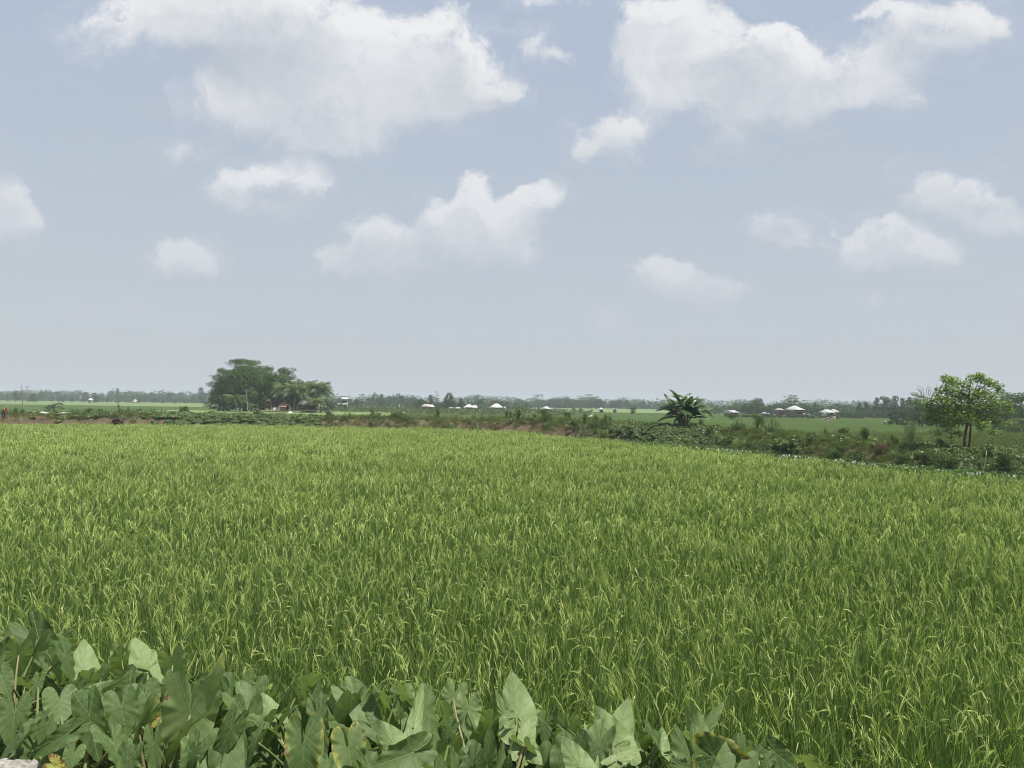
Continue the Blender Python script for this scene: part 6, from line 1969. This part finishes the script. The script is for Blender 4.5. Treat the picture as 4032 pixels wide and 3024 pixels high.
# ------------------------------------------------------------------ hyacinth flowers along the ditch
def build_hyacinths():
    m, k = material('hyacinth_petal')
    out = k.n('ShaderNodeOutputMaterial'); bs = k.n('ShaderNodeBsdfPrincipled')
    t = k.n('ShaderNodeAttribute', attribute_name='tint').outputs['Fac']
    k.link(ramp(k, t, [(0, (.40, .38, .43)), (.5, (.54, .53, .54)), (1, (.68, .67, .66))]), bs.inputs['Base Color'])
    bs.inputs['Roughness'].default_value = .6
    k.link(bs.outputs[0], out.inputs[0])
    g = np.random.default_rng(17)
    def spike():
        root = empty('water_hyacinth')
        st = MB().tube([(0, 0, 0), (.01, 0, .2), (0, 0, .42)], [.014, .011, .006], 6, .6)
        st.build('stalk', M_STALK, root)
        fl = MB(); n = 64
        h = g.uniform(0, 1, n)
        a = g.random(n) * 6.28
        r = .075 * np.sin(h * 2.6 + .5)
        fl.leaves(np.stack([r * np.cos(a), r * np.sin(a), .26 + .2 * h], -1), np.stack([np.cos(a), np.sin(a), np.full(n, .5)], -1), .06, .8, np.clip(g.normal(.65, .25, n), 0, 1))
        fl.build('flower', m, root)
        lf = MB()
        lf.leaves(g.normal(0, .08, (7, 3)) * (1, 1, .3) + np.array([0, 0, .14]), np.array([0, 0, .8]) + g.normal(0, .4, (7, 3)), .13, .9, .5)
        lf.build('leaf', M_HYA, root)
        return root
    proto = spike()
    spots = []
    for px0, px1, n in ((2140, 2190, 5), (2230, 2330, 4), (2715, 2790, 9), (2835, 2930, 16), (2950, 3000, 5), (3065, 3165, 24), (3185, 3220, 5), (3255, 3345, 14), (3355, 3410, 15), (3425, 3460, 3), (3590, 3640, 4), (3800, 3910, 9), (3960, 4010, 4)):
        for i in range(int(n * .65 + .6)):
            spots.append(RNG.uniform(px0, px1))
    first = True
    for px in spots:
        s = RNG.uniform(.25, 1.0)
        o = proto if first else copy_tree(proto)
        first = False
        p = on_bank(px, s)
        o.location = (p.x, p.y, p.z + .22)
        o.rotation_euler = (RNG.normal(0, .15), RNG.normal(0, .15), RNG.uniform(0, 6.28))
        o.scale = (RNG.uniform(.32, .6),) * 3
        tag(o, 'one of the white and pale lilac hyacinth flowers along the ditch beside the rice', 'water hyacinth', 'hyacinth flowers along the ditch')
build_hyacinths()

# ------------------------------------------------------------------ living things
def skin_body(name, verts, edges, radii, mat, parent, root_i=0, sub=2, mats=None):
    me = bpy.data.meshes.new(name)
    me.from_pydata([tuple(v) for v in verts], edges, [])
    o = bpy.data.objects.new(name, me)
    COL.objects.link(o)
    if parent: o.parent = parent
    sk = o.modifiers.new('skin', 'SKIN')
    sk.use_smooth_shade = True
    for i, v in enumerate(me.skin_vertices[0].data if me.skin_vertices else []):
        pass
    if not me.skin_vertices:
        bm_layer = me.skin_vertices
    import bmesh
    bm = bmesh.new(); bm.from_mesh(me)
    lay = bm.verts.layers.skin.verify()
    bm.verts.ensure_lookup_table()
    for i, v in enumerate(bm.verts):
        r = radii[i]
        v[lay].radius = (r, r) if isinstance(r, (int, float)) else r
        v[lay].use_root = (i == root_i)
    bm.to_mesh(me); bm.free()
    sb = o.modifiers.new('smooth', 'SUBSURF'); sb.levels = sub; sb.render_levels = sub
    me.materials.append(mat)
    return o

M_SKIN = solid('skin', (0.20, 0.115, 0.075), (0.16, 0.09, 0.06), 6.0, .6, .3)
M_HAIR = solid('black_hair', (0.018, 0.016, 0.015), (0.03, 0.027, 0.025), 20.0, .5, .4)
M_ORANGE = solid('orange_cloth', (0.40, 0.155, 0.085), (0.32, 0.115, 0.065), 5.0, .9, .1)
M_LUNGI = solid('dark_cloth', (0.05, 0.045, 0.045), (0.09, 0.075, 0.07), 5.0, .9, .1)
M_SHIRT = solid('pale_shirt', (0.55, 0.56, 0.58), (0.45, 0.46, 0.48), 5.0, .9, .1)
M_HIDE = solid('brown_hide', (0.062, 0.032, 0.024), (0.038, 0.021, 0.017), 3.0, .65, .25)

def person(loc, rz, top, bottom, label, k=1.0, hood=False):
    """Someone stooping forward with one arm reaching down; +x is forward."""
    root = empty('person', loc, rz, k)
    tag(root, label, 'person')
    V = [(0, 0, .88), (.10, 0, 1.02), (.22, 0, 1.18), (.31, 0, 1.30), (.37, 0, 1.36),           # pelvis .. neck
         (.43, 0, 1.42), (.50, 0, 1.46),                                                       # head
         (.0, .10, .84), (.07, .13, .48), (-.02, .14, .09), (.10, .15, .03), (.19, .155, .025),   # leg, foot
         (-.02, -.10, .84), (-.06, -.13, .48), (-.16, -.14, .09), (-.04, -.15, .03), (.05, -.155, .025),
         (.29, .19, 1.25), (.40, .24, 1.00), (.55, .20, .82), (.60, .19, .76), (.64, .19, .71),          # arm, hand
         (.29, -.19, 1.25), (.30, -.25, .98), (.44, -.22, .80), (.48, -.21, .74), (.51, -.21, .69)]
    E = [(0, 1), (1, 2), (2, 3), (3, 4), (4, 5), (5, 6), (0, 7), (7, 8), (8, 9), (9, 10), (10, 11), (0, 12), (12, 13), (13, 14), (14, 15), (15, 16),
         (3, 17), (17, 18), (18, 19), (19, 20), (20, 21), (3, 22), (22, 23), (23, 24), (24, 25), (25, 26)]
    Rr = [.13, .125, .14, .12, .055, .085, .095, .095, .06, .04, .045, .03, .095, .06, .04, .045, .03, .06, .042, .03, .032, .022, .06, .042, .03, .032, .022]
    for (base, sy) in ((21, 1), (26, -1)):      # four fingers and a thumb on each hand
        b = np.array(V[base])
        for f, (dx, dy) in enumerate(((.0, .028), (.012, .01), (.012, -.01), (.005, -.028))):
            i = len(V)
            V += [tuple(b + np.array([.02 + dx, dy, -.035])), tuple(b + np.array([.025 + dx, dy * 1.2, -.075 - .008 * (f in (1, 2))]))]
            E += [(base, i), (i, i + 1)]; Rr += [.0095, .008]
        i = len(V); bb = np.array(V[base - 1])
        V += [tuple(bb + np.array([.035, .03 * sy, -.02])), tuple(bb + np.array([.055, .035 * sy, -.05]))]
        E += [(base - 1, i), (i, i + 1)]; Rr += [.010, .008]
    body = skin_body('body', V, E, Rr, M_SKIN, root)
    # clothes follow the same skeleton a little outside the skin
    T = [V[i] for i in (0, 1, 2, 3, 4)] + [V[17], V[18], V[22], V[23]]
    skin_body('shawl' if hood else 'shirt', T + ([V[5], V[6], (.05, 0, .74)] if hood else [(.02, 0, .80)]),
              [(0, 1), (1, 2), (2, 3), (3, 4), (3, 5), (5, 6), (3, 7), (7, 8)] + ([(4, 9), (9, 10), (0, 11)] if hood else [(0, 9)]),
              [.17, .17, .18, .155, .08, .085, .06, .085, .06] + ([.115, .12, .2] if hood else [.17]), top, root)
    skin_body('lungi', [(0, 0, .92), V[7], V[8], (.03, .135, .3), V[12], V[13], (-.10, -.135, .3)], [(0, 1), (1, 2), (2, 3), (0, 4), (4, 5), (5, 6)],
              [.155, .13, .10, .085, .13, .10, .085], bottom, root)
    hair = MB()
    n = 220
    g = np.random.default_rng(3)
    u = g.normal(size=(n, 3)); u /= np.linalg.norm(u, axis=1)[:, None]
    u = u[(u[:, 2] > -.15) | (u[:, 0] < -.2)]
    if not hood:
        hair.leaves(np.array([.475, 0, 1.455]) + u * np.array([.1, .092, .105]), u, .06, .8)
        hair.build('hair', M_HAIR, root)
    face = MB()
    face.leaves(np.array([(.575, .033, 1.455), (.575, -.033, 1.455)]), np.array([(1., 0, 0), (1., 0, 0)]), .025, .5)
    face.build('eye', M_HAIR, root)
    MB().tube([(.575, 0, 1.455), (.602, 0, 1.425), (.58, 0, 1.415)], [.008, .014, .01], 6).build('nose', M_SKIN, root)
    return root

def build_life():
    p = on_bank(16, 2.6, -.02)
    person(p, R(-8), M_ORANGE, M_LUNGI, 'person stooping on the bank in an orange shawl and dark wrap', .82, hood=True)
    p = at(3484, 165, 0)
    person(p, R(25), M_SHIRT, M_LUNGI, 'person in a pale shirt bending over to work in the far rice', .8)
    # grazing cow, head to the ground; +x is where it faces
    p = on_bank(470, 1.5, 0)
    root = empty('cow', p, R(180 - 12), .80)
    tag(root, 'dark brown cow grazing on the bank with its head down at the rice edge', 'cow')
    V = [(-.62, 0, .98), (-.30, 0, .98), (.05, 0, .94), (.42, 0, .97), (.66, 0, .98), (.86, 0, .82), (1.02, 0, .58), (1.12, 0, .40), (1.22, 0, .22), (1.27, 0, .12)]
    E = [(i, i + 1) for i in range(9)]
    Rr = [(.20, .21), (.26, .27), (.29, .31), (.25, .31), (.18, .24), (.12, .17), (.10, .13), (.105, .105), (.075, .08), (.06, .055)]
    def leg(att, pts, rad):
        i = att
        for q, r in zip(pts, rad):
            V.append(q); Rr.append((r, r)); E.append((i, len(V) - 1)); i = len(V) - 1
    for s in (1, -1):
        o = .06 * s
        leg(3, [(.46, .14 * s, .72), (.45 + o, .15 * s, .46), (.44 + o, .15 * s, .42), (.44 + o, .15 * s, .12), (.47 + o, .15 * s, .03)], [.12, .06, .058, .042, .055])   # shoulder, knee, hoof
        leg(0, [(-.52, .15 * s, .74), (-.44 - o, .15 * s, .56), (-.62 - o, .15 * s, .36), (-.58 - o, .15 * s, .12), (-.54 - o, .15 * s, .03)], [.15, .10, .058, .042, .055])   # stifle, hock, hoof
    skin_body('body', V, E, Rr, M_HIDE, root, root_i=2)
    for s in (1, -1):
        MB().leaves(np.array([(1.06, .15 * s, .50)]), np.array([(.3, .2 * s, 1.)]), .2, .5, az=np.array([(.0, 1., .1)])).build('ear', M_HIDE, root)
        MB().tube([(1.03, .06 * s, .56), (1.02, .12 * s, .64), (1.06, .13 * s, .72)], [.022, .016, .005], 7).build('horn', M_GREYWOOD, root)
        MB().leaves(np.array([(1.17, .085 * s, .34)]), np.array([(.2, 1. * s, .2)]), .035, .7).build('eye', M_HAIR, root)
    MB().tube([(-.78, 0, 1.02), (-.86, .02, .9), (-.88, .02, .6), (-.87, .0, .42)], [.03, .022, .016, .012], 6).build('tail', M_HIDE, root, smooth=True)
    MB().leaves(np.array([(-.87, 0, .36)] * 8) + RNG.normal(0, .015, (8, 3)), RNG.normal(size=(8, 3)) * (1, 1, .1), .16, .25, az=np.array([(0, 0, 1.)] * 8)).build('tail_tuft', M_HAIR, root)
    # white egret above the bank
    d = bank_d(2325, 9)
    q = CAM + ray(2325, 1639) * d
    root = empty('egret', (q.x, q.y, hz(q.x, q.y)))
    tag(root, 'white egret standing in the field behind the dark spiky shrub', 'bird')
    zb = q.z - hz(q.x, q.y)
    b = [(-.22, 0, zb - .10), (-.05, 0, zb - .02), (.10, 0, zb + .03), (.18, 0, zb + .12), (.17, 0, zb + .22), (.24, 0, zb + .28)]
    skin_body('body', b, [(i, i + 1) for i in range(5)], [.03, .10, .085, .03, .022, .035], M_CLOTH, root)
    MB().tube([(.26, 0, zb + .28), (.36, 0, zb + .27)], [.014, .003], 6).build('beak', M_BAMBOO, root)
    for s in (.03, -.03):
        MB().tube([(.0, s, 0), (-.03, s, zb * .5), (.0, s, zb - .06)], .009, 5).build('leg', M_DARK, root)
build_life()
